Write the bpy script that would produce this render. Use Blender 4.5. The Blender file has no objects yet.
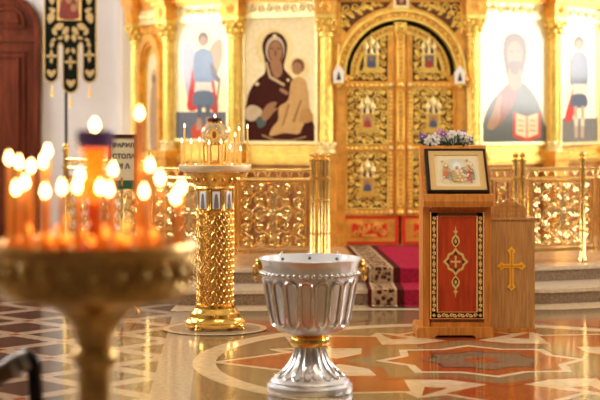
import bpy, math, random
from mathutils import Matrix, Vector
random.seed(7)
PI = math.pi
SC = bpy.context.scene
COL = SC.collection
F, HY, HC = 1650.0, 110.0, 1.78          # focal length in px, horizon row, camera height

def gd(py):            # depth of the ground at an image row
    return F * HC / (py - HY)
def P(px, py, d):      # world point at depth d
    return Vector(((px - 300) * d / F, d, HC - (py - HY) * d / F))
def G(px, py):
    d = gd(py)
    return ((px - 300) * d / F, d)

# ------------------------------------------------------------------ materials
MATS = {}
def mat(name, col, rough=0.5, metal=0.0, var=0.0, vscale=20.0, bump=0.0, bscale=60.0, coat=0.0, coat_rough=0.05,
        emit=None, estr=0.0, trans=0.0, sss=0.0, spec=0.5, ior=1.5, col2=None, tex='noise', stretch=None, alpha=1.0, coat_ior=1.5):
    if name in MATS: return MATS[name]
    m = bpy.data.materials.new(name); m.use_nodes = True
    nt = m.node_tree; b = nt.nodes['Principled BSDF']
    def S(k, v):
        if k in b.inputs: b.inputs[k].default_value = v
    S('Base Color', (*col, 1)); S('Roughness', rough); S('Metallic', metal); S('IOR', ior); S('Specular IOR Level', spec)
    S('Coat Weight', coat); S('Coat Roughness', coat_rough); S('Transmission Weight', trans); S('Alpha', alpha); S('Coat IOR', coat_ior)
    if sss:
        S('Subsurface Weight', sss); S('Subsurface Radius', (0.03, 0.012, 0.004)); S('Subsurface Scale', 1.0)
    if emit: S('Emission Color', (*emit, 1)); S('Emission Strength', estr)
    if var or col2 or bump:
        tc = nt.nodes.new('ShaderNodeTexCoord')
        vec = tc.outputs['Object']
        if stretch:
            mp = nt.nodes.new('ShaderNodeMapping'); mp.inputs['Scale'].default_value = stretch
            nt.links.new(vec, mp.inputs['Vector']); vec = mp.outputs['Vector']
    if var or col2:
        if tex == 'voronoi':
            n = nt.nodes.new('ShaderNodeTexVoronoi'); n.inputs['Scale'].default_value = vscale; fac = n.outputs['Distance']
        elif tex == 'wave':
            n = nt.nodes.new('ShaderNodeTexWave'); n.inputs['Scale'].default_value = vscale
            n.inputs['Distortion'].default_value = 4.0; n.inputs['Detail'].default_value = 3; fac = n.outputs['Fac']
        else:
            n = nt.nodes.new('ShaderNodeTexNoise'); n.inputs['Scale'].default_value = vscale
            n.inputs['Detail'].default_value = 5; fac = n.outputs['Fac']
        nt.links.new(vec, n.inputs['Vector'])
        r = nt.nodes.new('ShaderNodeValToRGB')
        if col2:
            a, c = col, col2
        else:
            a = tuple(max(0, x * (1 - var)) for x in col); c = tuple(min(1, x * (1 + var)) for x in col)
        r.color_ramp.elements[0].position = 0.35; r.color_ramp.elements[1].position = 0.65
        r.color_ramp.elements[0].color = (*a, 1); r.color_ramp.elements[1].color = (*c, 1)
        nt.links.new(fac, r.inputs['Fac']); nt.links.new(r.outputs['Color'], b.inputs['Base Color'])
    if bump:
        n2 = nt.nodes.new('ShaderNodeTexNoise'); n2.inputs['Scale'].default_value = bscale; n2.inputs['Detail'].default_value = 4
        nt.links.new(vec, n2.inputs['Vector'])
        bp = nt.nodes.new('ShaderNodeBump'); bp.inputs['Strength'].default_value = bump; bp.inputs['Distance'].default_value = 0.02
        nt.links.new(n2.outputs['Fac'], bp.inputs['Height']); nt.links.new(bp.outputs['Normal'], b.inputs['Normal'])
    MATS[name] = m
    return m

gilt   = mat('gilt', (1.0, .68, .165), .34, .72, var=.12, vscale=14, bump=.25, bscale=45)
giltW  = mat('gilt_warm', (.86, .44, .085), .38, .62, var=.18, vscale=10, bump=.25, bscale=50)
giltP  = mat('gilt_pale', (1.0, .82, .42), .36, .6, var=.1, vscale=16, bump=.3, bscale=40)
giltD  = mat('gilt_dark', (.45, .2, .04), .42, .5, var=.25, vscale=12)
brass  = mat('brass', (.93, .66, .25), .2, 1.0, var=.08, vscale=8)
brassS = mat('brass_scroll', (.95, .7, .33), .2, 1.0, var=.15, vscale=14)
brassA = mat('brass_aged', (.86, .56, .22), .28, 1.0, var=.2, vscale=14)
goldS  = mat('gold_polished', (1.0, .64, .17), .16, 1.0, var=.06, vscale=8)
goldF  = mat('gold_filigree', (.98, .58, .16), .27, 1.0, var=.1, vscale=12)
goldI  = mat('gold_inner', (.62, .3, .06), .35, .9, var=.2, vscale=20)
silver = mat('silver', (.83, .86, .94), .33, .88, var=.05, vscale=7)
silverShade = mat('silver_shade_line', (.5, .48, .49), .4, .9)  # darker silver for the painted shade lines beside the font relief
silverR= mat('silver_ridge', (.95, .94, .95), .18, 1.0)
enamel = mat('enamel_white', (.87, .89, .95), .3, 0, coat=.6)
enamelB= mat('enamel_blue', (.2, .16, .2), .25, 0, coat=.8)
hollow = mat('hollow_dark', (.035, .016, .008), .7)
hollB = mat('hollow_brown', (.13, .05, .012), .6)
wallM  = mat('plaster', (.74, .72, .735), .8, spec=.1, var=.03, vscale=3)
wallC  = mat('plaster_cream', (.78, .72, .66), .8, var=.03, vscale=3)
wallN  = mat('plaster_nave', (.42, .36, .28), .8, var=.05, vscale=2)
doorM  = mat('door_wood', (.115, .024, .009), .5, spec=.12, var=.35, vscale=3.5, stretch=(6, 6, .6), tex='noise')
doorD  = mat('door_groove', (.11, .028, .012), .4)
oak    = mat('lectern_wood', (.60, .225, .04), .4, var=.18, vscale=5, stretch=(8, 8, .7), spec=.25)
oakL   = mat('laminate_wood', (.53, .28, .095), .48, spec=.2, var=.2, vscale=9, stretch=(8, 8, .5))
oakD   = mat('wood_dark', (.25, .1, .03), .4, var=.2, vscale=6, stretch=(8, 8, .7))
redP   = mat('red_panel', (.46, .052, .013), .42, var=.22, vscale=5, stretch=(6, 6, .8), spec=.25)
blackO = mat('ornament_black', (.055, .022, .01), .45, spec=.25)
goldL  = mat('gold_leaf_line', (.9, .6, .2), .4, .35)
goldY  = mat('gold_inlay', (1.0, .56, .05), .5, spec=.2)
blackF = mat('frame_black', (.016, .008, .006), .5, spec=.2)
redF   = mat('door_red', (.72, .035, .012), .4)
carP   = mat('carpet_pink', (.36, .018, .05), .95, spec=.05, var=.2, vscale=40, bump=.3, bscale=200)
carM   = mat('carpet_maroon', (.08, .012, .010), .95, spec=.05, var=.3, vscale=40, bump=.3, bscale=200)
carB   = mat('carpet_border', (.06, .018, .014), .95, spec=.05, col2=(.44, .28, .15), vscale=24, tex='voronoi')
carC   = mat('carpet_cream', (.46, .32, .19), .95, spec=.05, var=.2, vscale=50)
stoneR = mat('riser_granite', (.25, .165, .105), .3, var=.4, vscale=70, coat=.2)
stoneT = mat('tread_stone', (.62, .50, .36), .22, var=.12, vscale=25, coat=.2)
stoneP = mat('platform_stone', (.52, .33, .17), .25, var=.15, vscale=10)
clothG = mat('velvet_black', (.008, .010, .007), .9, spec=.05, var=.3, vscale=60)
embro  = mat('embroidery', (.55, .38, .16), .55, .25, var=.25, vscale=80)
green  = mat('felt_green', (.03, .12, .06), .8)
paper  = mat('paper_cream', (.74, .64, .42), .6)
ink    = mat('ink', (.06, .045, .05), .6)
wax    = mat('beeswax', (.95, .47, .07), .4, sss=.5)
waxP   = mat('taper_wax', (.95, .62, .18), .4, sss=.4)
flame  = mat('flame', (1, .8, .5), .5, emit=(1.0, .60, .20), estr=40)
flameS = mat('flame_small', (1, .85, .6), .5, emit=(1.0, .72, .34), estr=9)
wick   = mat('wick', (.03, .02, .015), .8)
glassC = mat('glass_clear', (1, .97, .9), .03, trans=1.0, ior=1.3)
amber  = mat('lamp_glass_amber', (1.0, .32, .03), .15, trans=.7, emit=(1, .24, .015), estr=.9, ior=1.3)
violet = mat('lamp_glass_violet', (.13, .075, .42), .2, coat=.6)
leafG  = mat('leaf_green', (.02, .055, .02), .5, var=.3, vscale=50)
petalW = mat('petal_white', (.86, .84, .88), .6)
petalV = mat('petal_violet', (.28, .14, .42), .6)
petalK = mat('petal_pink', (.72, .3, .5), .6)
darkI  = mat('dark_iron', (.02, .014, .014), .25, .6)
gripB  = mat('grip_brown', (.13, .062, .03), .35, coat=.4)
steelB = mat('worn_steel', (.52, .52, .54), .3, .9)
white  = mat('lantern_white', (.92, .9, .84), .3, coat=.5)
sand   = mat('sand', (.75, .33, .07), .7, var=.2, vscale=80)

GLAZE = [True]; GIOR = [1.5]; GW = [1.0]
def paint(c, name=None):
    key = ('paint%d_' % int(GIOR[0] * 10 + GW[0] * 1000)) + '%d_%d_%d' % tuple(int(x * 255) for x in c)
    if not GLAZE[0]: return mat(key + '_matt', c, .6, 0, var=.06, vscale=18, spec=.08)
    return mat(key, c, .5, 0, var=.06, vscale=18, coat=GW[0], coat_rough=.13, spec=.1, coat_ior=GIOR[0])

def stone(name, c, var=.18, vs=22):
    return mat(name, c, .11, 0, var=var, vscale=vs, spec=.5, ior=1.29)
fl_tan   = stone('granite_tan', (.225, .15, .078), .25, 45)
fl_beige = stone('marble_beige', (.66, .50, .31), .12, 18)
fl_cream = stone('marble_cream', (.67, .54, .37), .1, 12)
fl_red   = stone('granite_red', (.34, .07, .02), .25, 35)
fl_brown = stone('granite_brown', (.088, .054, .038), .25, 40)
fl_grey  = stone('granite_grey', (.19, .13, .085), .2, 50)
fl_dark  = stone('granite_dark', (.075, .042, .03), .2, 40)
fl_strip = stone('marble_pinkgrey', (.42, .32, .225), .12, 30)
fl_lat   = stone('marble_lattice', (.43, .315, .22), .12, 20)

# ------------------------------------------------------------------ mesh builder
class MB:
    def __init__(s, T=None):
        s.v, s.f, s.m = [], [], []
        s.T = T or Matrix.Identity(4); s.mi = 0
    def add(s, vs, fs, mi=None):
        o = len(s.v); T = s.T
        s.v += [T @ Vector(p) for p in vs]
        s.f += [tuple(o + i for i in f) for f in fs]
        s.m += [s.mi if mi is None else mi] * len(fs)
    def box(s, c, d, mi=None, rot=None):
        x, y, z = d[0] / 2, d[1] / 2, d[2] / 2
        vs = [Vector((sx * x, sy * y, sz * z)) for sx in (-1, 1) for sy in (-1, 1) for sz in (-1, 1)]
        if rot is not None: vs = [rot @ p for p in vs]
        c = Vector(c)
        s.add([p + c for p in vs], [(0, 1, 3, 2), (4, 6, 7, 5), (0, 4, 5, 1), (2, 3, 7, 6), (0, 2, 6, 4), (1, 5, 7, 3)], mi)
    def bbox(s, x0, x1, y0, y1, z0, z1, mi=None):
        s.box(((x0 + x1) / 2, (y0 + y1) / 2, (z0 + z1) / 2), (abs(x1 - x0), abs(y1 - y0), abs(z1 - z0)), mi)
    def prism_xz(s, pts, y0, y1, mi=None):          # polygon in XZ extruded along Y
        n = len(pts)
        vs = [(p[0], y0, p[1]) for p in pts] + [(p[0], y1, p[1]) for p in pts]
        fs = [tuple(range(n)), tuple(range(2 * n - 1, n - 1, -1))]
        fs += [(i, i + n, (i + 1) % n + n, (i + 1) % n) for i in range(n)]
        s.add(vs, fs, mi)
    def prism_xy(s, pts, z0, z1, mi=None, mi_side=None):
        n = len(pts)
        vs = [(p[0], p[1], z0) for p in pts] + [(p[0], p[1], z1) for p in pts]
        s.add(vs, [tuple(range(n - 1, -1, -1)), tuple(range(n, 2 * n))], mi)
        o = len(s.v) - 2 * n
        for i in range(n):
            s.f.append((o + i, o + (i + 1) % n, o + (i + 1) % n + n, o + i + n)); s.m.append((mi if mi_side is None else mi_side) or 0)
    def prism_yz(s, pts, x0, x1, mi=None):
        n = len(pts)
        vs = [(x0, p[0], p[1]) for p in pts] + [(x1, p[0], p[1]) for p in pts]
        fs = [tuple(range(n)), tuple(range(2 * n - 1, n - 1, -1))]
        fs += [(i, i + n, (i + 1) % n + n, (i + 1) % n) for i in range(n)]
        s.add(vs, fs, mi)
    def flat_xz(s, pts, y, mi=None):
        s.add([(p[0], y, p[1]) for p in pts], [tuple(range(len(pts)))], mi)
    def flat_xy(s, pts, z, mi=None):
        s.add([(p[0], p[1], z) for p in pts], [tuple(range(len(pts)))], mi)
    def lathe(s, prof, seg=32, c=(0, 0, 0), mi=None, cap=True):
        vs, fs = [], []
        n = len(prof)
        for r, z in prof:
            for k in range(seg):
                a = 2 * PI * k / seg
                vs.append((c[0] + r * math.cos(a), c[1] + r * math.sin(a), c[2] + z))
        for i in range(n - 1):
            for k in range(seg):
                k2 = (k + 1) % seg
                fs.append((i * seg + k, i * seg + k2, (i + 1) * seg + k2, (i + 1) * seg + k))
        if cap:
            if prof[0][0] > 1e-5: fs.append(tuple(range(seg - 1, -1, -1)))
            if prof[-1][0] > 1e-5: fs.append(tuple(range((n - 1) * seg, n * seg)))
        s.add(vs, fs, mi)
    def tube(s, path, r, n=6, closed=False, mi=None):
        path = [Vector(p) for p in path]; m = len(path)
        if m < 2: return
        vs, fs = [], []
        up = None
        for i, p in enumerate(path):
            if closed: t = path[(i + 1) % m] - path[i - 1]
            else: t = path[min(i + 1, m - 1)] - path[max(i - 1, 0)]
            if t.length < 1e-9: t = Vector((0, 0, 1))
            t.normalize()
            if up is None:
                up = Vector((0, 1, 0)) if abs(t.y) < .9 else Vector((1, 0, 0))
            a = t.cross(up)
            if a.length < 1e-4: a = t.cross(Vector((1, .3, .2)))
            a.normalize(); b = t.cross(a).normalized(); up = -b if False else (a.cross(t)).normalized()
            rr = r[i] if isinstance(r, (list, tuple)) else r
            for k in range(n):
                q = 2 * PI * k / n
                vs.append(p + a * (rr * math.cos(q)) + b * (rr * math.sin(q)))
        L = m if closed else m - 1
        for i in range(L):
            j = (i + 1) % m
            for k in range(n):
                k2 = (k + 1) % n
                fs.append((i * n + k, i * n + k2, j * n + k2, j * n + k))
        if not closed:
            fs.append(tuple(range(n - 1, -1, -1))); fs.append(tuple(range((m - 1) * n, m * n)))
        s.add(vs, fs, mi)
    def ball(s, c, r, seg=12, rings=8, mi=None, sc=(1, 1, 1), rot=None):
        vs, fs = [], []
        for i in range(rings + 1):
            th = PI * i / rings
            for k in range(seg):
                a = 2 * PI * k / seg
                p = Vector((r * sc[0] * math.sin(th) * math.cos(a), r * sc[1] * math.sin(th) * math.sin(a), r * sc[2] * math.cos(th)))
                if rot is not None: p = rot @ p
                vs.append(p + Vector(c))
        for i in range(rings):
            for k in range(seg):
                k2 = (k + 1) % seg
                if i == 0: fs.append((k, seg + k, seg + k2))
                elif i == rings - 1: fs.append((i * seg + k, (i + 1) * seg + k, i * seg + k2))
                else: fs.append((i * seg + k, (i + 1) * seg + k, (i + 1) * seg + k2, i * seg + k2))
        s.add(vs, fs, mi)
    def arc_prism(s, cx, cz, r0, r1, a0, a1, y0, y1, n=32, mi=None, sx=1.0):
        vs, fs = [], []
        for i in range(n + 1):
            a = a0 + (a1 - a0) * i / n
            for r, y in ((r0, y0), (r1, y0), (r1, y1), (r0, y1)):
                vs.append((cx + sx * r * math.cos(a), y, cz + r * math.sin(a)))
        for i in range(n):
            for k in range(4):
                k2 = (k + 1) % 4
                fs.append((i * 4 + k, i * 4 + k2, (i + 1) * 4 + k2, (i + 1) * 4 + k))
        fs += [(0, 3, 2, 1), (n * 4, n * 4 + 1, n * 4 + 2, n * 4 + 3)]
        s.add(vs, fs, mi)
    def build(s, name, mats, parent=None, world=False, smooth=True):
        if not isinstance(mats, (list, tuple)): mats = [mats]
        vs = s.v
        if world and parent is not None:
            inv = MW[parent.name].inverted(); vs = [inv @ p for p in vs]
        me = bpy.data.meshes.new(name)
        me.from_pydata([tuple(p) for p in vs], [], s.f)
        for m in mats: me.materials.append(m)
        me.polygons.foreach_set('material_index', s.m)
        if smooth:
            me.polygons.foreach_set('use_smooth', [True] * len(me.polygons))
            me.update()
            me.set_sharp_from_angle(angle=math.radians(38))
        me.update()
        o = bpy.data.objects.new(name, me); COL.objects.link(o)
        if parent is not None: o.parent = parent
        MW[o.name] = MW[parent.name].copy() if parent is not None else Matrix.Identity(4)
        return o
MW = {}

def thing(name, label, cat, loc=(0, 0, 0), rz=0.0, group=None):
    o = bpy.data.objects.new(name, None); COL.objects.link(o)
    o.empty_display_size = .1
    o.location = loc; o.rotation_euler = (0, 0, rz)
    o['label'] = label; o['category'] = cat
    if group: o['group'] = group
    MW[o.name] = Matrix.Translation(Vector(loc)) @ Matrix.Rotation(rz, 4, 'Z')
    return o
def tag(o, label, cat, group=None):
    o['label'] = label; o['category'] = cat
    if group: o['group'] = group
    return o
def struct(o, label=None, cat=None):
    o['kind'] = 'structure'
    if label: o['label'] = label
    if cat: o['category'] = cat
    return o
def dup(root, loc, rz, label, group=None):
    r = root.copy(); COL.objects.link(r); r.location = loc; r.rotation_euler = (0, 0, rz); r['label'] = label
    if group: r['group'] = group
    for ch in list(root.children):
        c = ch.copy(); COL.objects.link(c); c.parent = r
        for g in list(ch.children):
            d = g.copy(); COL.objects.link(d); d.parent = c
    return r

def catmull(pts, n=4, closed=True):
    out = []; m = len(pts)
    rng = range(m) if closed else range(m - 1)
    for i in rng:
        g = (lambda k: pts[k % m]) if closed else (lambda k: pts[max(0, min(m - 1, k))])
        p0, p1, p2, p3 = g(i - 1), g(i), g(i + 1), g(i + 2)
        for k in range(n):
            t = k / n
            out.append(tuple(.5 * (2 * p1[j] + (-p0[j] + p2[j]) * t + (2 * p0[j] - 5 * p1[j] + 4 * p2[j] - p3[j]) * t * t
                                   + (-p0[j] + 3 * p1[j] - 3 * p2[j] + p3[j]) * t ** 3) for j in range(len(p1))))
    if not closed: out.append(tuple(pts[-1]))
    return out
def ell(cx, cy, rx, ry, n=24, a0=0, a1=2 * PI):
    full = abs(a1 - a0 - 2 * PI) < 1e-6
    return [(cx + rx * math.cos(a0 + (a1 - a0) * i / (n if full else n - 1)), cy + ry * math.sin(a0 + (a1 - a0) * i / (n if full else n - 1))) for i in range(n)]
def spiral(cx, cz, r, a0, turns, y, n=12, rmin=.2):
    out = []
    for i in range(n + 1):
        t = i / n; rr = r * (1 - (1 - rmin) * t); a = a0 + turns * 2 * PI * t
        out.append((cx + rr * math.cos(a), y, cz + rr * math.sin(a)))
    return out
def cross_pts(cx, cz, hw, up, dn, w, fl=1.6):
    """budded cross outline: arms of half width w, flared lobed ends"""
    def arm(L, ax, ay, px_, py_):
        f = w * fl
        seq = [(w, w), (L - 2.6 * f, w), (L - 2.2 * f, f * 1.15), (L - 1.3 * f, f * 1.5), (L - .9 * f, f * .8), (L, 0)]
        seq2 = [(a, -b) for a, b in reversed(seq[:-1])]
        return [(cx + ax * a + px_ * b, cz + ay * a + py_ * b) for a, b in seq + seq2]
    pts = []
    pts += arm(hw, 1, 0, 0, 1)
    pts += arm(dn, 0, -1, 1, 0)
    pts += arm(hw, -1, 0, 0, -1)
    pts += arm(up, 0, 1, -1, 0)
    # arms run clockwise: right, down, left, up with consistent side order
    return pts

# ------------------------------------------------------------------ camera
cam_d = bpy.data.cameras.new('camera'); cam = bpy.data.objects.new('camera', cam_d); COL.objects.link(cam)
cam.location = (0, 0, HC); cam.rotation_euler = (PI / 2, 0, 0)
cam_d.sensor_width = 36; cam_d.lens = F / 600 * 36; cam_d.shift_y = -(200 - HY) / 600
cam_d.clip_end = 200
cam_d.dof.use_dof = True; cam_d.dof.focus_distance = 12.3; cam_d.dof.aperture_fstop = 99 / 66; cam_d.dof.aperture_blades = 0
SC.camera = cam
SC.view_settings.view_transform = 'Standard'; SC.view_settings.look = 'None'
SC.view_settings.gamma = 1; SC.view_settings.use_curve_mapping = False
SC.view_settings.exposure = -0.72
SC.cycles.use_denoising = True
SC.cycles.max_bounces = 10; SC.cycles.diffuse_bounces = 4; SC.cycles.glossy_bounces = 5; SC.cycles.transmission_bounces = 8
SC.cycles.sample_clamp_indirect = 8
w = bpy.data.worlds.new('world'); SC.world = w; w.use_nodes = True
w.node_tree.nodes['Background'].inputs[0].default_value = (1, .9, .75, 1)
w.node_tree.nodes['Background'].inputs[1].default_value = 0.3

# ------------------------------------------------------------------ the room
TH = math.radians(2.3)                       # the church is turned a little against the view axis
OX, OY = 1.29, 11.70                         # centre of the inlaid rosette
EX = Vector((math.cos(TH), math.sin(TH))); EY = Vector((-math.sin(TH), math.cos(TH)))
def FL(a, b):                                # floor coordinates around the rosette -> world
    q = EX * a + EY * b
    return (OX + q.x, OY + q.y)

fm = MB()
FM = [fl_tan, fl_beige, fl_cream, fl_red, fl_brown, fl_grey, fl_dark, fl_strip, fl_lat]
TAN, BEI, CRE, RED, BRO, GRE, DAR, STR, LAT = range(9)
fm.bbox(-6.5, 8.5, -6, 23, -.1, 0, TAN)
LZ = [0.0]
def lay(pts, mi, step=True):
    fm.flat_xy(pts, LZ[0], mi)
def lvl(): LZ[0] += .0004
# left field of diagonal tiles
lvl()
def inv(X, Y):
    v = Vector((X - OX, Y - OY)); return v.dot(EX), v.dot(EY)
sa, _ = inv(-1.05, 12.94)
lay([FL(-8, -9), FL(sa, -9), FL(sa, 12), FL(-8, 12)], LAT)
lvl()
ga, gb = inv(-2.26, 13.08); PD = .84
def diamond(a, b, r): return [FL(a - r, b), FL(a, b - r), FL(a + r, b), FL(a, b + r)]
for i in range(-9, 5):
    for j in range(-14, 8):
        for off in (0, .5):
            a = ga + (i + off) * PD; b = gb + (j + off) * PD
            if sa - a < -.4 or a < -7: continue
            # tile centres sit half a period from the crossings
            lay(diamond(a + PD / 2, b, PD / 2 - .10), BRO)
            lay(diamond(a, b, .055), RED)
lvl()
lay([FL(sa, -9), FL(9, -9), FL(9, 12), FL(sa, 12)], TAN)
lvl()
lay([FL(sa, -9), FL(sa + .26, -9), FL(sa + .26, 12), FL(sa, 12)], STR)
lvl()
# stone border in front of the steps
bz = [(-1.15, 14.55), (2.35, 14.68), (5.2, 15.7), (5.2, 17.5), (2.3, 16.2), (-1.1, 15.9)]
lay(bz, BEI)
lvl()
lay([(-1.15, 14.52), (2.35, 14.65), (5.2, 15.66), (5.2, 15.72), (2.35, 14.70), (-1.15, 14.57)], BRO)
# red and beige field around the ring
for sgn in (-1, 1):
    for sg2 in (-1, 1):
        lay([FL(sgn * 1.95, sg2 * 1.5), FL(sgn * 1.95, sg2 * 2.25), FL(sgn * .6, sg2 * 2.25), FL(sgn * 1.45, sg2 * 1.6)], RED)
lvl()
def ring(r, mi, n=96): lay([FL(r * math.cos(2 * PI * i / n), r * math.sin(2 * PI * i / n)) for i in range(n)], mi)
ring(2.05, BEI); lvl(); ring(1.885, TAN); lvl()
def pol(r, deg): return FL(r * math.cos(math.radians(deg)), r * math.sin(math.radians(deg)))
def kite(r0, rw, r1, half, deg, mi):
    def q(r, h):
        a = math.radians(deg); c, s = math.cos(a), math.sin(a)
        return FL(r * c - h * s, r * s + h * c)
    lay([q(r0, 0), q(rw, half), q(r1, 0), q(rw, -half)], mi)
for k in range(8): kite(.7, 1.2, 1.62, .36, 22.5 + 45 * k, BEI)
lvl()
for k in range(8): kite(.8, 1.33, 1.93, .50, 45 * k, BEI)
lvl()
for k in range(8):
    kite(.9, 1.34, 1.84, .43, 45 * k, RED if k % 2 == 0 else RED)
    d0 = 22.5 + 45 * k
    lay([pol(1.22, d0 - 3.5), pol(1.55, d0), pol(1.22, d0 + 3.5)], RED)
lvl()
def octagram(rt, rn, mi, ph=0):
    pts = []
    for k in range(8):
        pts.append(pol(rt, ph + 45 * k)); pts.append(pol(rn, ph + 22.5 + 45 * k))
    lay(pts, mi)
octagram(1.18, .93, CRE, 22.5); lvl()
octagram(1.12, .90, RED); lvl()
octagram(1.02, .80, TAN); lvl()
octagram(.76, .60, CRE); lvl()
octagram(.68, .54, RED); lvl()
octagram(.46, .37, DAR); lvl()
octagram(.43, .34, GRE); lvl()
ring(.13, RED, 8); lvl()
# the round slab under the gilt candlestand
CSX, CSY = (215 - 300) * 13.4 / F, 13.4
lay([(CSX + .42 * math.cos(2 * PI * i / 64), CSY + .42 * math.sin(2 * PI * i / 64)) for i in range(64)], BEI); lvl()
lay([(CSX + .37 * math.cos(2 * PI * i / 64), CSY + .37 * math.sin(2 * PI * i / 64)) for i in range(64)], STR)
floor_o = struct(fm.build('floor', FM, smooth=False), 'polished inlaid marble floor with star rosette and diagonal tiles', 'floor')

# walls, ceiling (the nave behind and beside the camera carries the windows)
WIN = [mat('window_daylight', (1, 1, 1), .5, emit=(1.0, .96, .90), estr=20)]
winw = mat('window_frame_white', (.8, .79, .76), .4)
def wall_box(name, x0, x1, y0, y1, z0, z1, m):
    b = MB(); b.bbox(x0, x1, y0, y1, z0, z1); return struct(b.build(name, m, smooth=False))
H = 7.0
wall_box('wall_south', 8.0, 8.3, -6, 23, 0, H, wallN)
wall_box('wall_north', -6.3, -6.0, -6, 20.8, 0, H, wallN)
wall_box('wall_west', -6.3, 8.3, -6.3, -6.0, 0, H, wallN)
wall_box('wall_east', -2.1, 8.3, 22.6, 22.9, 0, H, wallN)
wall_box('ceiling', -6.3, 8.3, -6.3, 22.9, H, H + .2, wallN)
def window(n, axis, pos, c, wd, z0, z1):
    """arched window whose pane shows the daylight; axis x: lies in a wall of constant x"""
    if axis == 'x':
        sgn = -1 if pos > 0 else 1
        T = Matrix.Translation((pos + sgn * .03, c, 0)) @ Matrix.Rotation(PI / 2 if pos < 0 else -PI / 2, 4, 'Z')
    else:
        T = Matrix.Translation((c, pos + .03, 0)) @ Matrix.Rotation(PI, 4, 'Z')
    h = wd / 2
    b = MB(T)
    pts = [(-h, z0), (h, z0), (h, z1 - h)] + [(h * math.cos(a), z1 - h + h * math.sin(a)) for a in [PI * i / 12 for i in range(1, 12)]] + [(-h, z1 - h)]
    b.flat_xz(pts, 0)
    pane_parent = MB(T)
    for s_ in (-1, 1): pane_parent.bbox(s_ * (h + .05) - .05, s_ * (h + .05) + .05, -.08, .02, z0 - .1, z1 - h)
    pane_parent.bbox(-h - .1, h + .1, -.1, .02, z0 - .12, z0)
    pane_parent.arc_prism(0, z1 - h, h, h + .1, 0, PI, -.08, .02, 16)
    pane_parent.bbox(-.03, .03, -.05, 0, z0, z1)
    for zz in (z0 + (z1 - z0) * .33, z0 + (z1 - z0) * .66): pane_parent.bbox(-h, h, -.05, 0, zz - .025, zz + .025)
    fr = struct(pane_parent.build('window_%d' % n, winw, smooth=False))
    p = b.build('window_pane', WIN[0], fr, smooth=False)
    return fr
wn = 1
for yy, wd, z0 in ((10.5, 1.6, 2.2), (17.0, 3.2, 1.75), (20.9, 2.2, 2.25)):
    window(wn, 'x', 8.0, yy, wd, z0, 5.6); wn += 1
for yy, wd, z0 in ((11.0, 1.6, 2.2), (15.0, 1.6, 2.2), (19.2, 2.0, 2.2)):
    window(wn, 'x', -6.0, yy, wd, z0, 5.6); wn += 1

# white wall on the left with the arched door and a pilaster strip
YW = 20.55; KW = YW / F
def wx(px): return (px - 300) * KW
def wz(py): return HC - (py - HY) * KW
b = MB(); b.bbox(-6.3, wx(124), YW, YW + .3, 0, H); struct(b.build('wall_left', wallM, smooth=False))
b = MB()
b.bbox(wx(117), wx(131), YW - .06, YW + .3, 0, H); b.bbox(wx(124), wx(139), YW - .16, YW + .3, 0, H); struct(b.build('trim_1', wallC, smooth=False))
# door: arch centred left of the frame edge
dx1, dx0 = wx(41), wx(-31)
dcx, dr = (dx0 + dx1) / 2, (dx1 - dx0) / 2
zs = wz(30)
b = MB()
arch = [(dx0, 0), (dx1, 0), (dx1, zs)] + [(dcx + dr * math.cos(PI * i / 24), zs + dr * math.sin(PI * i / 24)) for i in range(1, 24)] + [(dx0, zs)]
b.prism_xz(arch, YW - .05, YW - .005)
dleaf = struct(b.build('door_1', doorM, smooth=False))
b = MB()
b.tube([(dx1 - .03, YW - .06, 0), (dx1 - .03, YW - .06, zs)] + [(dcx + (dr - .03) * math.cos(PI * i / 24), YW - .06, zs + (dr - .03) * math.sin(PI * i / 24)) for i in range(1, 24)] + [(dx0 + .03, YW - .06, zs), (dx0 + .03, YW - .06, 0)], .035, 6)
for q in (0, .07):
    x1, x0 = wx(25) - q, wx(-15) + q; r1 = x1 - dcx
    b.tube([(x1, YW - .06, .3 + q), (x1, YW - .06, wz(52) - q), (x0, YW - .06, wz(52) - q), (x0, YW - .06, .3 + q)], .017, 5, True)
    b.tube([(x1, YW - .06, wz(28) + q), (x1, YW - .06, wz(24))] + [(dcx + r1 * math.cos(PI * i / 16), YW - .06, wz(24) + r1 * math.sin(PI * i / 16)) for i in range(1, 16)] + [(x0, YW - .06, wz(24)), (x0, YW - .06, wz(28) + q)], .017, 5, True)
b.bbox(dx0, dx1, YW - .075, YW - .045, wz(42), wz(36))
b.build('door_moulding', doorM, dleaf)

# raised solea with two steps
low = [(-2.75, 20.5), (-2.75, 17.0), (-1.1, 15.0), (2.3, 15.13), (5.2, 16.2), (5.2, 22.5), (-2.0, 22.5), (-2.0, 20.5)]
upp = [(-2.4, 20.5), (-2.4, 17.35), (-.85, 15.60), (2.15, 15.72), (5.2, 16.95), (5.2, 22.5), (-2.0, 22.5), (-2.0, 20.5)]
def grow(poly, e):
    return [(x * 1.0 + (e * (-1 if x < 0 else 1) if y < 20 else 0) * (.6 if abs(x) > 2.5 else .2), y - (e if y < 20 else 0)) for x, y in poly]
b = MB()
b.prism_xy(low, 0.0, .105, 0); b.prism_xy(grow(low, .02), .105, .14, 1)
b.prism_xy(upp, .14, .245, 0); b.prism_xy(grow(upp, .02), .245, .28, 1)
b.flat_xy([(x * .94 + .07, y + .28 if y < 20 else y) for x, y in upp], .2805, 2)
struct(b.build('floor_platform', [stoneR, stoneT, stoneP], smooth=False), 'raised stone platform with two granite steps before the icon screen', 'steps')

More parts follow.
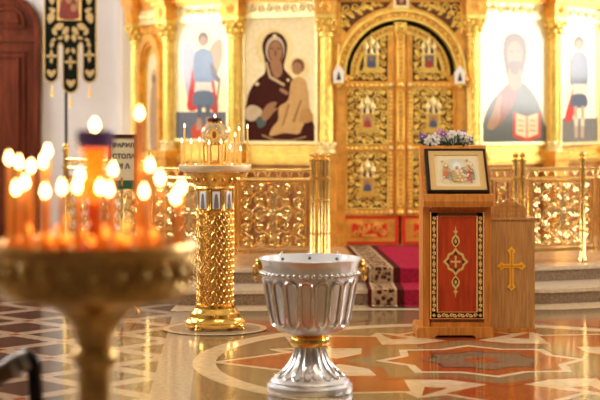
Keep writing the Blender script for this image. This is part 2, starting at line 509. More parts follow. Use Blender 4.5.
# ------------------------------------------------------------------ iconostasis
PZ = .28
CT = [137, 169, 235, 326.5, 473, 553.5, 603.5, 652]
CP = [(137, 20.4), (170, 19.4), (233, 18.65), (326, 18.27), (472, 18.33), (553, 18.9), (605, 20.0), (650, 21.6)]
CW = [Vector(((px - 300) * d / F, d, 0)) for px, d in CP]
class Bay:
    def __init__(s, A, B):
        s.A, s.B = A, B; s.L = (B - A).length
        s.T = Matrix.Translation(A) @ Matrix.Rotation(math.atan2((B - A).y, (B - A).x), 4, 'Z')
        s.Ti = s.T.inverted()
    def px(s, px, py, y=0.0):
        """pixel -> (u, z) on this bay's plane at local depth y"""
        o = s.Ti @ Vector((0, 0, HC)); d = (s.Ti.to_3x3() @ Vector(((px - 300) / F, 1, -(py - HY) / F)))
        t = (y - o.y) / d.y
        p = o + d * t
        return (p.x, p.z)
    def pts(s, L, y=0.0): return [s.px(a, b_, y) for a, b_ in L]
BAY = [Bay(CW[i], CW[i + 1]) for i in range(7)]
ico = thing('iconostasis', 'tall gilded icon screen with columns, carved frieze and arched gateway behind the railings', 'icon screen', (1.1, 18.3, PZ))
ZS0, ZS1, ZC1, ZF0, ZF1 = 1.42, 2.62, 2.83, 2.85, 2.985

def leafy(mb, x0, x1, z, h, y, n, r=.012):
    """row of alternating scrolls for a frieze"""
    st = (x1 - x0) / n
    for i in range(n):
        cx = x0 + (i + .5) * st; sg = 1 if i % 2 else -1
        mb.tube(spiral(cx, z, min(h, st) * .42, PI / 2 * sg, 1.15 * sg, y, 10), r, 5)
        mb.ball((cx + st * .3, y, z + sg * h * .22), h * .16, 6, 4, sc=(1.5, .6, .7))
        mb.ball((cx - st * .3, y, z - sg * h * .22), h * .16, 6, 4, sc=(1.5, .6, .7))

for i, c in enumerate(CW):
    T = Matrix.Translation(((CT[i] - 300) * (c.y - .08) / F, c.y - .08, 0))
    ang = 0
    if 0 < i < 7:
        t1 = (CW[i + 1] - CW[i - 1]); ang = math.atan2(t1.y, t1.x)
    elif i == 0: ang = math.atan2((CW[1] - CW[0]).y, (CW[1] - CW[0]).x)
    T = T @ Matrix.Rotation(ang, 4, 'Z')
    yo = 0.0
    b = MB(T)
    b.lathe([(.068, ZS0), (.068, ZS1)], 20, (0, yo, 0))
    for k in range(10):
        a = 2 * PI * k / 10
        for sg in (1, -1):
            b.tube([(0.068 * math.cos(a + sg * t * .55), yo + 0.068 * math.sin(a + sg * t * .55), ZS0 + .02 + t * (ZS1 - ZS0 - .04) / 12) for t in range(13)], .0065, 4)
    shaft = b.build('column', gilt, ico, True)
    b = MB(T)
    b.lathe([(.07, ZS1 - .03), (.088, ZS1 - .02), (.088, ZS1), (.074, ZS1 + .01), (.078, ZS1 + .08), (.1, ZC1 - .04)], 20, (0, yo, 0))
    b.bbox(-.115, .115, yo - .115, yo + .115, ZC1 - .04, ZC1)
    for rowz, rr, nn in ((ZS1 + .05, .09, 8), (ZS1 + .115, .1, 8)):
        for k in range(nn):
            a = 2 * PI * (k + (.5 if rr > .095 else 0)) / nn
            b.ball((rr * math.cos(a), yo + rr * math.sin(a), rowz), .03, 6, 5, sc=(.8, .8, 1.25))
    for sx in (-1, 1):
        for sy in (-1, 1): b.ball((sx * .095, yo + sy * .095, ZC1 - .065), .028, 8, 6)
    b.build('capital', gilt, shaft, True)
    b = MB(T)
    b.lathe([(.105, 1.31), (.105, 1.335), (.095, 1.345), (.1, 1.365), (.088, 1.38), (.08, 1.39), (.088, 1.405), (.076, 1.425)], 20, (0, yo, 0))
    for k in range(8):
        a = 2 * PI * k / 8
        b.ball((.088 * math.cos(a), yo + .088 * math.sin(a), 1.40), .026, 6, 4, sc=(.8, .8, 1.2))
    b.build('column_base', giltP, shaft, True)
    b = MB(T)
    b.bbox(-.12, .12, yo - .12, .1, PZ + .12, 1.22); b.bbox(-.14, .14, yo - .14, .1, PZ, PZ + .12)
    b.bbox(-.145, .145, yo - .145, .1, 1.22, 1.26); b.bbox(-.13, .13, yo - .13, .1, 1.26, 1.31)
    b.bbox(-.08, .08, yo - .13, yo - .12, PZ + .25, 1.1)
    b.build('pedestal', giltW, ico, True)
    b = MB(T)      # entablature block with rosette above the column
    b.bbox(-.12, .12, yo - .12, .1, ZC1, 3.0)
    for k in range(6):
        a = PI * k / 3
        b.ball((.035 * math.cos(a), yo - .125, 2.92 + .035 * math.sin(a)), .024, 6, 4, sc=(1, .5, 1))
    b.ball((0, yo - .13, 2.92), .02, 6, 4)
    e_ = .35 if i == 0 else 1.0
    b.bbox(-.15, .15, yo - .1 - .06 * e_, .1, 3.0, 3.05); b.bbox(-.18, .18, yo - .1 - .1 * e_, .1, 3.05, 3.1); b.bbox(-.2, .2, yo - .1 - .13 * e_, .1, 3.1, 3.45)
    b.build('entablature_block', giltW, ico, True)

for i, B in enumerate(BAY):
    L = B.L
    door = (i == 3)
    b = MB(B.T)
    if not door:
        b.bbox(.05, L - .05, .0, .12, PZ, 3.45)                    # back boarding
        b.bbox(.1, L - .1, -.05, 0, 1.17, 1.2); b.bbox(.1, L - .1, -.08, 0, 1.2, 1.235); b.bbox(.1, L - .1, -.055, 0, 1.235, 1.27)
        b.build('boarding', gilt, ico, True)
        b = MB(B.T)
        x0, x1 = .14, L - .14
        b.bbox(x0, x1, -.05, 0, PZ, PZ + .14); b.bbox(x0, x1, -.03, 0, PZ + .14, 1.17)
        for q in (.06, .1): b.tube([(x0 + q, -.035, PZ + .14 + q), (x1 - q, -.035, PZ + .14 + q), (x1 - q, -.035, 1.15 - q), (x0 + q, -.035, 1.15 - q)], .014, 5, True)
        cx = (x0 + x1) / 2
        b.tube(ellp := [(cx + .16 * math.cos(t), -.035, .72 + .22 * math.sin(t)) for t in [2 * PI * k / 20 for k in range(20)]], .014, 5, True)
        b.build('lower_panel', [mat('panel_wood_gilt', (.36, .135, .03), .5, .2, var=.25, vscale=9, bump=.25, bscale=40)], ico, True)
        b = MB(B.T)
        b.bbox(.1, L - .1, -.06, 0, ZC1 - .02, ZC1 + .02); b.bbox(.1, L - .1, -.04, 0, ZC1 + .02, ZF1)
        n = max(3, int(L / .115)); leafy(b, .12, L - .12, (ZF0 + ZF1) / 2, .12, -.05, n)
        b.build('frieze', giltP, ico, True)
    b = MB(B.T)
    for (z0, z1, o) in ((ZF1, 3.02, .1), (3.02, 3.06, .15), (3.06, 3.1, .2), (3.1, 3.45, .23)):
        if i == 0: o *= .3
        b.bbox(-.02, L + .02, -o, 0, z0, z1)
    b.build('cornice', giltW, ico, True)

# arched gateway surround
B = BAY[3]; KB = 18.3 / F
gx, gz = B.px(400, 75)                    # arch centre
def bp(px, py, y=0.0): return B.px(px, py, y)
R1 = 65 * KB
b = MB(B.T)
b.arc_prism(gx, gz, R1 - .03, R1 + .005, 0, PI, -.16, 0, 40); b.arc_prism(gx, gz, R1 - .085, R1 - .03, 0, PI, -.12, 0, 40, 1)
b.arc_prism(gx, gz, R1 - .115, R1 - .085, 0, PI, -.15, 0, 40)
for k in range(1, 30):
    a = PI * k / 30; b.ball((gx + (R1 - .058) * math.cos(a), -.125, gz + (R1 - .058) * math.sin(a)), .02, 6, 4, sc=(1, .6, 1))
b.build('arch_ring', [gilt, giltW], ico, True)
for sg in (-1, 1):
    b = MB(B.T)
    x = gx + sg * (R1 - .055)
    b.bbox(x - .055, x + .055, -.09, .06, PZ, gz)
    b.bbox(x - .035, x + .035, -.1, -.09, PZ + .15, gz - .15)
    b.bbox(x - .075, x + .075, -.13, .06, gz - .09, gz - .03); b.bbox(x - .085, x + .085, -.15, .06, gz - .03, gz)
    b.ball((x - .05, -.15, gz - .05), .03, 8, 6); b.ball((x + .05, -.15, gz - .05), .03, 8, 6)
    b.bbox(x - .07, x + .07, -.11, .06, PZ, PZ + .15)
    b.build('jamb', giltW, ico, True)
b = MB(B.T)                                # spandrel board with the arch cut away
x0, x1, zt = .08, B.L - .08, 3.0
out = [(x1, gz), (x1, zt), (x0, zt), (x0, gz)] + [(gx - (R1 - .01) * math.cos(PI * k / 40), gz + (R1 - .01) * math.sin(PI * k / 40)) for k in range(41)]
b.prism_xz(out, -.05, .05)
b.bbox(x0, gx - R1 + .04, -.05, .05, PZ, gz); b.bbox(gx + R1 - .04, x1, -.05, .05, PZ, gz)
b.build('spandrel', giltW, ico, True)
b = MB(B.T)
for sg in (-1, 1):
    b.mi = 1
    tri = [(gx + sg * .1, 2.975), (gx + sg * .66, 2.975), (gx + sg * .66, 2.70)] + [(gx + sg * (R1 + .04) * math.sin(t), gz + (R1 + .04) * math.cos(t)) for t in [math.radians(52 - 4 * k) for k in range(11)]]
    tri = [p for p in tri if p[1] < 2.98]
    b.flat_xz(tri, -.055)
    b.mi = 0
    for (dx, dz, r) in ((.60, 2.90, .06), (.5, 2.92, .05), (.62, 2.78, .045), (.4, 2.945, .035), (.3, 2.955, .025), (.55, 2.84, .035), (.46, 2.87, .03), (.65, 2.84, .03), (.34, 2.92, .03), (.24, 2.955, .02), (.66, 2.73, .025), (.6, 2.74, .03), (.43, 2.91, .02)):
        b.tube(spiral(gx + sg * dx, dz, r, 0, 1.4 * sg, -.065, 12), .010, 5)
        b.ball((gx + sg * (dx - .02), -.065, dz - r), .02, 6, 4, sc=(1.4, .6, .8))
    b.tube([(gx + sg * .12, -.06, 2.985), (gx + sg * .68, -.06, 2.985), (gx + sg * .68, -.06, 2.62)], .016, 5)
b.build('spandrel_tracery', [gilt, hollB], ico, True)
b = MB(B.T)
b.bbox(gx - .09, gx + .09, -.14, 0, 2.9, 3.08); b.mi = 1; b.bbox(gx - .055, gx + .055, -.146, -.14, 2.935, 3.06); b.mi = 2; b.ball((gx, -.146, 2.99), .03, 8, 6, sc=(.8, .2, 1.3))
b.build('keystone_icon', [giltP, paint((.2, .05, .05)), paint((.45, .28, .16))], ico, True)
b = MB(B.T); b.bbox(gx - R1, gx + R1, .2, .24, PZ, gz + R1); b.build('gateway_dark_sheet', hollow, ico, True, smooth=False)  # near-black sheet colours in the dark gap behind the door leaves

# arched niche in the left wing
B0 = BAY[0]
b = MB(B0.T)
u0, u1 = .16, B0.L - .16; uc = (u0 + u1) / 2; ur = (u1 - u0) / 2
zsp = 2.30
b.arc_prism(uc, zsp, ur - .1, ur, 0, PI, -.07, 0, 24); b.arc_prism(uc, zsp, ur - .14, ur - .1, 0, PI, -.04, 0, 24)
for sg in (-1, 1): b.bbox(uc + sg * ur - (.1 if sg > 0 else 0), uc + sg * ur + (0 if sg > 0 else .1), -.07, 0, 1.3, zsp)
leafy(b, u0 + .05, u1 - .05, 2.75, .12, -.03, 4)
b.build('niche_arch', giltW, ico, True)

# ------------------------------------------------------------------ icons
PALE = (.95, .83, .52)
def icon(bay, x0, x1, y0, y1, label, shapes, bg=PALE, name='icon_painting', inset=2.2, arch=False):
    base = bay.T @ Vector((bay.L / 2, -.02, 1.3))
    t = thing(name, label, 'icon', base, math.atan2((bay.B - bay.A).y, (bay.B - bay.A).x))
    y = -.035
    c = bay.pts([(x0, y0), (x1, y0), (x1, y1), (x0, y1)], y)
    L_, R_, T_, B_ = c[0][0], c[1][0], (c[0][1] + c[1][1]) / 2, (c[2][1] + c[3][1]) / 2
    b = MB(bay.T)
    fw = .035
    if arch:
        r = (R_ - L_) / 2; cx = (L_ + R_) / 2
        outl = [(L_, B_), (R_, B_), (R_, T_ - r)] + [(cx + r * math.cos(PI * k / 16), T_ - r + r * math.sin(PI * k / 16)) for k in range(1, 16)] + [(L_, T_ - r)]
        b.prism_xz(outl, -.02, -.001)
    else:
        b.bbox(L_, R_, -.03, -.001, B_, T_)
        for (a0, a1, z0, z1) in ((L_ - fw, L_, B_ - fw, T_ + fw), (R_, R_ + fw, B_ - fw, T_ + fw), (L_, R_, T_, T_ + fw), (L_, R_, B_ - fw, B_)):
            b.bbox(a0, a1, -.05, -.001, z0, z1)
    b.build('icon_frame', giltP, t, True)
    b = MB(bay.T); ms = [paint(bg)]
    if arch: b.flat_xz(outl, -.021)
    else: b.flat_xz([(L_, B_), (R_, B_), (R_, T_), (L_, T_)], -.0305)
    yy = -.0307 if not arch else -.0212
    for col, pts, sm in shapes:
        m = paint(col)
        if m not in ms: ms.append(m)
        pp = catmull(pts, 4) if sm else pts
        q = [(min(max(u, L_), R_), min(max(z, B_), T_)) for u, z in bay.pts(pp, y)]
        b.flat_xz(q, yy, ms.index(m)); yy -= .0002
    b.build('painting', ms, t, True, smooth=False)
    return t
SK = (.38, .2, .1); MAR = (.06, .013, .009)
angel = [
 ((.93, .80, .46), ell(203, 40, 10, 10), 0),
 ((.46, .44, .52), [(198, 60), (190, 44), (184, 46), (182, 66), (186, 92), (191, 106), (195, 90)], 1),
 ((.42, .29, .14), [(207, 58), (214, 42), (221, 40), (222, 56), (217, 74), (210, 88)], 1),
 ((.13, .14, .17), [(176, 112), (233, 112), (233, 141), (176, 141)], 0),
 ((.55, .04, .035), [(195, 64), (190, 84), (187, 108), (196, 110), (202, 98), (213, 112), (218, 110), (214, 82), (212, 62)], 1),
 ((.16, .24, .38), [(195, 53), (203, 48), (211, 53), (214, 68), (211, 84), (196, 84), (193, 68)], 1),
 ((.70, .62, .52), [(195, 82), (211, 82), (213, 92), (194, 92)], 0),
 ((.12, .16, .22), [(195, 92), (211, 92), (213, 106), (194, 106)], 1),
 ((.10, .11, .14), [(197, 105), (202, 105), (201, 124), (197, 124)], 0),
 ((.10, .11, .14), [(205, 105), (210, 105), (210, 122), (206, 122)], 0),
 ((.55, .07, .03), ell(199, 132, 8, 9), 0),
 ((.42, .26, .16), [(197, 118), (201, 118), (202, 130), (196, 130)], 0),
 ((.42, .26, .16), [(206, 117), (210, 117), (211, 128), (206, 128)], 0),
 ((.10, .06, .05), ell(203, 39, 5, 7), 0), (SK, ell(203, 41, 3.6, 5), 0),
 ((.10, .09, .14), [(211, 62), (219, 78), (217, 82), (211, 74)], 1),
 ((.25, .12, .06), [(219, 78), (220.5, 78), (216, 112), (214.5, 112)], 0)]
GIOR[0] = 1.4; GW[0] = .7
icon(BAY[1], 176.5, 227, 22, 139, 'icon of a winged figure with blue armour and red cloak on pale gold', angel)
GIOR[0] = 1.5; GW[0] = 1.0
virgin = [
 ((.90, .74, .36), ell(274, 48, 19, 20), 0), ((.90, .74, .36), ell(298, 68, 12, 12), 0),
 (MAR, [(245, 142), (245, 112), (249, 92), (257, 80), (265, 72), (264, 58), (262, 46), (266, 36), (274, 32), (282, 35), (287, 44), (286, 56), (284, 68), (292, 78), (300, 92), (309, 108), (313, 122), (314, 142)], 1),
 ((.62, .5, .36), ell(275, 50, 9.5, 14), 0), ((.16, .035, .03), ell(275.5, 52, 8, 12), 0),
 (SK, ell(275.5, 51.5, 6.6, 10.5), 0), (SK, [(271, 60), (280, 60), (282, 73), (276, 78), (271, 70)], 1),
 ((.2, .09, .05), [(274, 50), (276, 50), (276.5, 56), (274.5, 56)], 0), ((.14, .06, .04), [(270, 48), (273.5, 47.5), (273.5, 49), (270, 49.3)], 0), ((.14, .06, .04), [(277, 47.5), (280.5, 48), (280.5, 49.3), (277, 49)], 0),
 ((.62, .46, .24), [(265, 62), (267, 62), (271, 76), (285, 84), (284, 86.5), (269, 78)], 0),
 ((.8, .66, .36), ell(274.5, 36, 2, 2), 0), ((.8, .66, .36), ell(257, 84, 2, 2), 0), ((.8, .66, .36), ell(288, 80, 1.6, 1.6), 0),
 ((.62, .5, .34), [(245, 110), (252, 105), (261, 109), (262, 116), (253, 121), (246, 119)], 1),
 ((.1, .13, .12), [(256, 119), (263, 116), (266, 124), (259, 128)], 1),
 (SK, [(261, 115), (266, 106), (272, 102), (277, 103), (274, 108), (278, 108), (273, 113), (268, 119), (264, 121)], 1),
 ((.62, .38, .15), [(291, 82), (298, 77), (305, 80), (308, 92), (309, 106), (307, 116), (302, 128), (298, 134), (284, 133), (270, 136), (272, 128), (278, 120), (279, 107), (288, 100)], 1),
 ((.52, .29, .1), [(303, 108), (311, 112), (313, 120), (305, 123), (299, 120)], 1),
 ((.34, .18, .06), [(288, 104), (290, 104), (284, 124), (281, 128)], 0), ((.34, .18, .06), [(300, 100), (302, 100), (295, 122), (292, 122)], 0),
 ((.2, .085, .04), ell(298, 66, 6.4, 7.5), 0), (SK, ell(297, 68.5, 5, 6.2), 0),
 (SK, [(281, 88), (288, 92), (287, 95), (280, 91)], 1),
 ((.42, .24, .1), [(262, 134), (274, 139), (290, 140), (306, 136), (306, 137.5), (290, 141.5), (273, 140.5), (262, 136)], 0)]
GLAZE[0] = False
icon(BAY[2], 245, 315, 17, 141, 'icon of a mother in a dark maroon veil holding a child in gold robes', virgin)
GLAZE[0] = True
christ = [
 ((.90, .78, .44), ell(515, 56, 23, 25), 0),
 ((.105, .12, .105), [(481, 142), (483, 124), (490, 104), (500, 92), (508, 84), (522, 82), (532, 91), (539, 103), (544, 122), (546, 142)], 1),
 ((.26, .085, .05), [(499, 94), (508, 85), (517, 92), (510, 112), (499, 126), (490, 128), (494, 108)], 1),
 ((.14, .075, .045), [(515, 33), (506, 37), (503, 50), (505, 66), (508, 78), (513, 84), (520, 80), (525, 66), (527, 50), (524, 38)], 1),
 (SK, ell(515, 54, 7.5, 13), 0), (SK, [(510, 66), (520, 66), (522, 84), (514, 90), (508, 82)], 1), ((.14, .075, .045), [(509, 62), (521, 62), (519, 72), (515, 75), (511, 72)], 1),
 ((.14, .06, .04), [(509, 51), (513.5, 50.5), (513.5, 52), (509, 52.3)], 0), ((.14, .06, .04), [(516.5, 50.5), (521, 51), (521, 52.3), (516.5, 52)], 0),
 (SK, [(487, 126), (493, 112), (498, 96), (502, 96), (500, 108), (500, 120), (493, 130)], 1),
 ((.55, .075, .045), [(513, 112), (527, 116), (541, 112), (541, 137), (527, 142), (513, 137)], 0),
 ((.82, .66, .38), [(516, 113), (526.3, 116.5), (526.3, 138), (516, 134)], 0), ((.82, .66, .38), [(527.7, 116.5), (538, 113), (538, 134), (527.7, 138)], 0)]
for r_ in range(3):
    for cxx in (518, 530):
        christ.append(((.42, .3, .16), [(cxx, 119.5 + r_ * 5), (cxx + 6, 120 + r_ * 5), (cxx + 6, 121.6 + r_ * 5), (cxx, 121.2 + r_ * 5)], 0))
GIOR[0] = 1.56
icon(BAY[4], 482, 546, 19, 142, 'large icon of a robed figure holding an open red book, behind glass', christ)
GIOR[0] = 1.5
saint = [
 ((.90, .78, .44), ell(579, 44, 10, 10), 0),
 ((.16, .15, .13), [(558, 118), (602, 118), (602, 144), (558, 144)], 0),
 ((.5, .045, .04), [(571, 60), (573, 86), (565, 118), (572, 120), (579, 96), (587, 62)], 1),
 ((.17, .19, .24), [(572, 56), (579, 51), (587, 56), (589, 72), (586, 88), (573, 88), (570, 72)], 1),
 ((.66, .56, .42), [(573, 84), (586, 84), (587, 95), (573, 95)], 0),
 ((.08, .10, .14), [(573, 95), (586, 95), (587, 107), (572, 107)], 1),
 ((.42, .30, .2), [(574, 106), (578, 106), (578, 138), (575, 138)], 0), ((.42, .30, .2), [(581, 106), (585, 106), (584, 138), (581, 138)], 0),
 ((.6, .5, .36), [(574, 118), (578.5, 118), (578, 126), (575, 126)], 0), ((.6, .5, .36), [(581, 118), (585, 118), (584, 126), (581, 126)], 0),
 ((.10, .06, .05), ell(579, 43, 5, 7), 0), (SK, ell(579, 45, 3.6, 5), 0),
 ((.25, .15, .1), [(569.5, 45), (570.5, 45), (571, 84), (570, 84)], 0)]
GIOR[0] = 1.36; GW[0] = .5
icon(BAY[5], 561, 597, 22, 142, 'narrow icon of a standing warrior with red cloak and dark kilt', saint)
GW[0] = 1.0
icon(BAY[0], 146.5, 159, 54, 150, 'tall arched icon of a robed saint in the angled niche by the wall',
     [((.5, .34, .14), ell(153, 78, 3.5, 9), 0), ((.2, .09, .05), ell(153, 79, 2, 5), 0), ((.36, .2, .09), [(150, 90), (156, 90), (157, 145), (149, 145)], 1)], bg=(.75, .58, .3), arch=True)

# ------------------------------------------------------------------ royal doors
def tracery(mb, x0, x1, z0, z1, y, inside, keep):
    """carved scrolls filling a panel, leaving the little temple free"""
    nx, nz = 6, max(4, int(round((z1 - z0) / ((x1 - x0) / 6))))
    sx, sz = (x1 - x0) / nx, (z1 - z0) / nz
    for i in range(nx):
        for j in range(nz):
            cx, cz = x0 + (i + .5) * sx, z0 + (j + .5) * sz
            if not inside(cx, cz) or keep(cx, cz): continue
            sg = 1 if i < nx / 2 else -1
            if (j + i) % 2: mb.tube(spiral(cx, cz, sx * .5, PI / 2 * (j % 3), 1.25 * sg, y, 11), .0105, 5)
            else:
                mb.tube(spiral(cx, cz, sx * .42, PI * .7 * (j % 4), -1.1 * sg, y, 10), .012, 5)
                mb.ball((cx, y, cz), sx * .24, 7, 5, sc=(1.3, .5, .8), rot=Matrix.Rotation(sg * (.6 + j), 3, 'Y'))
            if not keep(cx + sg * sx * .5, cz + sz * .5): mb.ball((cx + sg * sx * .4, y - .004, cz + sz * .42), sx * .2, 6, 4, sc=(1.5, .5, .7), rot=Matrix.Rotation(-sg * .7, 3, 'Y'))
DOME = [(.018, 0), (.018, .03), (.03, .05), (.034, .07), (.026, .095), (.012, .115), (.004, .13), (.003, .165)]
def leaf(sg, label):
    t = thing('royal_door', label, 'door', B.T @ Vector((gx + sg * .35, .02, PZ)), math.atan2((B.B - B.A).y, (B.B - B.A).x))
    xo, xi = gx + sg * 61 * KB, gx + sg * .012           # outer and meeting edge
    Ra = 50 * KB
    def X(v): return gx + sg * v                          # v = distance from the centre line
    b = MB(B.T)
    archp = [(xi, PZ), (xo, PZ), (xo, gz - .1), (X(Ra), gz - .04)] + [(X(Ra * math.cos(PI / 2 * k / 20)), gz + Ra * math.sin(PI / 2 * k / 20)) for k in range(21)]
    archp[-1] = (xi, archp[-1][1])
    b.prism_xz(archp, .0, .05)
    board = b.build('leaf_board', giltW, t, True)
    # frame mouldings
    zR = [bp(400, 85)[1], bp(400, 148)[1], bp(400, 212)[1]]   # rail heights
    zb = bp(400, 243)[1]
    b = MB(B.T)
    def bb(v0, v1, y0, y1, z0, z1, mi=1): b.bbox(X(v0), X(v1), y0, y1, z0, z1, mi)
    vi, vo = .075, 61 * KB
    bb(vo - .075, vo, -.03, 0, zR[2], zR[0] - .02)
    bb(vi - .0, vi + .06, -.03, 0, zR[2], gz + Ra * .93)
    for z in zR: bb(vi, vo, -.034, 0, z - .035, z + .035)
    b.arc_prism(gx, gz, Ra - .095, Ra - .06, PI / 2 if sg < 0 else math.radians(0), PI if sg < 0 else PI / 2, -.04, 0, 20)
    b.arc_prism(gx, gz, Ra - .025, Ra, PI / 2 if sg < 0 else math.radians(0), PI if sg < 0 else PI / 2, -.045, 0, 20)
    for v in (vo - .038, vi + .03):
        for q in range(int((zR[0] - zR[2]) / .045)):
            z = zR[2] + .045 * (q + .5)
            if min(abs(z - zz) for zz in zR) > .04: b.ball((X(v), -.03, z), .017, 6, 4, sc=(1.2, .5, 1))
    for z in zR:
        for q in range(9): b.ball((X(vi + .08 + q * (vo - vi - .16) / 8), -.034, z), .017, 6, 4, sc=(1.2, .5, 1))
    for q in range(1, 16):
        a = PI / 2 * q / 16; b.ball((X((Ra - .042) * math.cos(a)), -.01, gz + (Ra - .042) * math.sin(a)), .016, 6, 4, sc=(1, .6, 1))
    b.build('leaf_frame', [gilt, giltW], t, True)
    b = MB(B.T)
    for z in zR:
        for v in (vi + .03, vo - .04): b.ball((X(v), -.05, z), .028, 10, 7)
    b.build('boss', giltP, t, True)
    # panels
    p0, p1 = vi + .065, vo - .085
    boxes = [(zR[0] + .045, gz + Ra - .1), (zR[1] + .045, zR[0] - .045), (zR[2] + .045, zR[1] - .045)]
    for k, (z0, z1) in enumerate(boxes):
        cxv = (p0 + p1) / 2 - (.045 if k == 0 else 0)
        def inside(cx, cz, k=k):
            v = abs(cx - gx)
            return k != 0 or (v ** 2 + (cz - gz) ** 2) ** .5 < Ra - .085 or cz < gz
        zi = z0 + (z1 - z0) * (.28 if k == 0 else .30)
        def keep(cx, cz, zi=zi, cxv=cxv): return abs(abs(cx - gx) - cxv) < .085 and zi - .05 < cz < zi + .27
        bk = MB(B.T)
        if k == 0:
            rr = Ra - .1
            vs_ = [(X(p0), z0), (X(p1 - .03), z0)] + [(X(rr * math.cos(a)), gz + rr * math.sin(a)) for a in [math.radians(4 + 6 * q) for q in range(13)] if rr * math.cos(a) > p0] + [(X(p0), gz + (rr ** 2 - p0 ** 2) ** .5)]
            vs_ = [v for v in vs_]
        else: vs_ = [(X(p0), z0), (X(p1), z0), (X(p1), z1), (X(p0), z1)]
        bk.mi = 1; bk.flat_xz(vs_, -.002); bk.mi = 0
        if k: bk.tube([(X(p0), -.02, z0), (X(p1), -.02, z0), (X(p1), -.02, z1), (X(p0), -.02, z1)], .012, 5, True)
        xa, xb = sorted((X(p0 + .01), X(p1 - .01)))
        tracery(bk, xa, xb, z0 + .01, z1 - .01, -.02, inside, keep)
        pan = bk.build('carved_panel', [gilt, hollB], t, True)
        h = MB(B.T)                                     # little temple with domes
        cx = X(cxv)
        h.bbox(cx - .085, cx + .085, -.045, -.015, zi, zi + .14); h.bbox(cx - .1, cx + .1, -.05, -.015, zi - .03, zi); h.bbox(cx - .1, cx + .1, -.05, -.015, zi + .14, zi + .16)
        h.bbox(cx - .13, cx + .13, -.045, -.015, zi - .06, zi - .03)
        temple = h.build('temple_relief', gilt, pan, True)
        h = MB(B.T)
        for dx, dz, s_ in ((-.062, 0, .95), (0, .035, 1.1), (.062, 0, .95)):
            h.lathe([(r * s_, z * s_ * 1.1) for r, z in DOME], 12, (cx + dx, -.04, zi + .16 + dz))
            h.lathe([(.02, 0), (.02, dz + .01)], 10, (cx + dx, -.04, zi + .155))
        h.build('dome', giltP, pan, True)
        h = MB(B.T)
        h.flat_xz([(cx - .05, zi + .005), (cx + .05, zi + .005), (cx + .05, zi + .135), (cx - .05, zi + .135)], -.0455, 0)
        c3 = (1, 2) if (k + (sg > 0)) % 2 else (2, 1)
        h.flat_xz(catmull([(cx - .04, zi + .006), (cx + .04, zi + .006), (cx + .03, zi + .07), (cx, zi + .085), (cx - .03, zi + .07)], 4), -.0458, c3[0])
        h.flat_xz(ell(cx, zi + .095, .018, .024), -.0461, 3)
        h.build('small_icon', [paint((.5, .3, .14)) if k != 0 else paint((.16, .16, .2)), paint((.42, .07, .06)), paint((.10, .12, .2)), paint(SK)], pan, True, smooth=False)
    # red foot panel with gilt arabesque
    b = MB(B.T)
    bb(0.02, vo, -.03, 0, PZ + .015, zR[2] - .05, 0)
    b.mi = 1
    q0, q1, z0, z1 = .06, vo - .05, zb + .02, zR[2] - .075
    bb(q0, q1, -.036, -.03, z0, z1, 1)
    b.mi = 0
    bb(q0 + .09, q1 - .09, -.04, -.036, z0 + .05, z1 - .05, 0)
    b.mi = 1
    cx = X((q0 + q1) / 2); cz = (z0 + z1) / 2
    for s2 in (-1, 1):
        b.tube(spiral(cx + s2 * .075, cz + .02, .055, 0, 1.3 * s2, -.043, 12), .014, 5)
        b.tube(spiral(cx + s2 * .15, cz - .03, .04, PI, -1.3 * s2, -.043, 12), .013, 5)
        b.ball((cx + s2 * .11, -.043, cz + .07), .03, 7, 5, sc=(1.4, .4, .7)); b.ball((cx + s2 * .04, -.043, cz - .06), .03, 7, 5, sc=(1.6, .4, .6))
    b.ball((cx, -.043, cz + .03), .028, 7, 5, sc=(.8, .4, 1.5))
    b.build('foot_panel', [redF, giltW], t, True)
    if sg < 0:
        b = MB(B.T)                                      # astragal on the meeting edge
        zt = gz + Ra + .03
        b.bbox(gx - .055, gx + .055, -.06, -.001, zR[2] - .03, zt, 1)
        for z0, z1 in ((zR[0] + .06, zt - .12), (zR[1] + .06, zR[0] - .06), (zR[2] + .06, zR[1] - .06)):
            n = 8
            pth = [(gx - .03, -.065, z0 + .03), (gx - .03, -.065, z1 - .03), (gx, -.065, z1), (gx + .03, -.065, z1 - .03), (gx + .03, -.065, z0 + .03), (gx, -.065, z0)]
            b.tube(pth, .011, 5, True)
            m_ = int((z1 - z0) / .05)
            for q in range(1, m_): b.ball((gx, -.062, z0 + (z1 - z0) * q / m_), .014, 6, 4)
        for z in zR: b.ball((gx, -.07, z), .038, 10, 7)
        b.bbox(gx - .07, gx + .07, -.08, 0, zt - .1, zt); b.ball((gx, -.085, zt - .05), .035, 8, 6)
        b.build('astragal', [gilt, giltW], t, True)
    return t
leaf(-1, 'gilded carved royal door leaf nearer the dark veiled icon, with centre moulding')
leaf(1, 'gilded carved royal door leaf partly hidden behind the wooden lectern')

# white pointed lanterns on the arch ends
def lantern(px, py, label):
    u, z = bp(px, py, -.2)
    t = thing('lantern', label, 'lantern', B.T @ Vector((u, -.2, z - .1)), math.atan2((B.B - B.A).y, (B.B - B.A).x), 'white lanterns at the gateway')
    b = MB(); b.prism_xz([(-.055, 0), (.055, 0), (.06, .12), (0, .2), (-.06, .12)], -.045, .045)
    bd = b.build('lantern_body', white, t)
    b = MB(); b.prism_xz(catmull([(-.022, .03), (.022, .03), (.014, .075), (0, .12), (-.014, .075)], 3), -.048, -.045); b.build('figure', ink, t)
    b = MB(); b.bbox(-.065, .065, -.05, .05, -.018, 0); b.lathe([(.02, -.05), (.03, -.018)], 8); b.build('lantern_base', gilt, t)
    b = MB(); b.tube([(0, 0, .2), (0, 0, .42)], .005, 5); b.tube([(0, 0, .42), (0, .1, .42)], .008, 5); b.build('hanger', gilt, t)
lantern(338.5, 73.5, 'small white pointed lantern on the gateway arch beside the veiled mother icon')
lantern(459.5, 74.5, 'small white pointed lantern on the gateway arch nearer the red book icon')

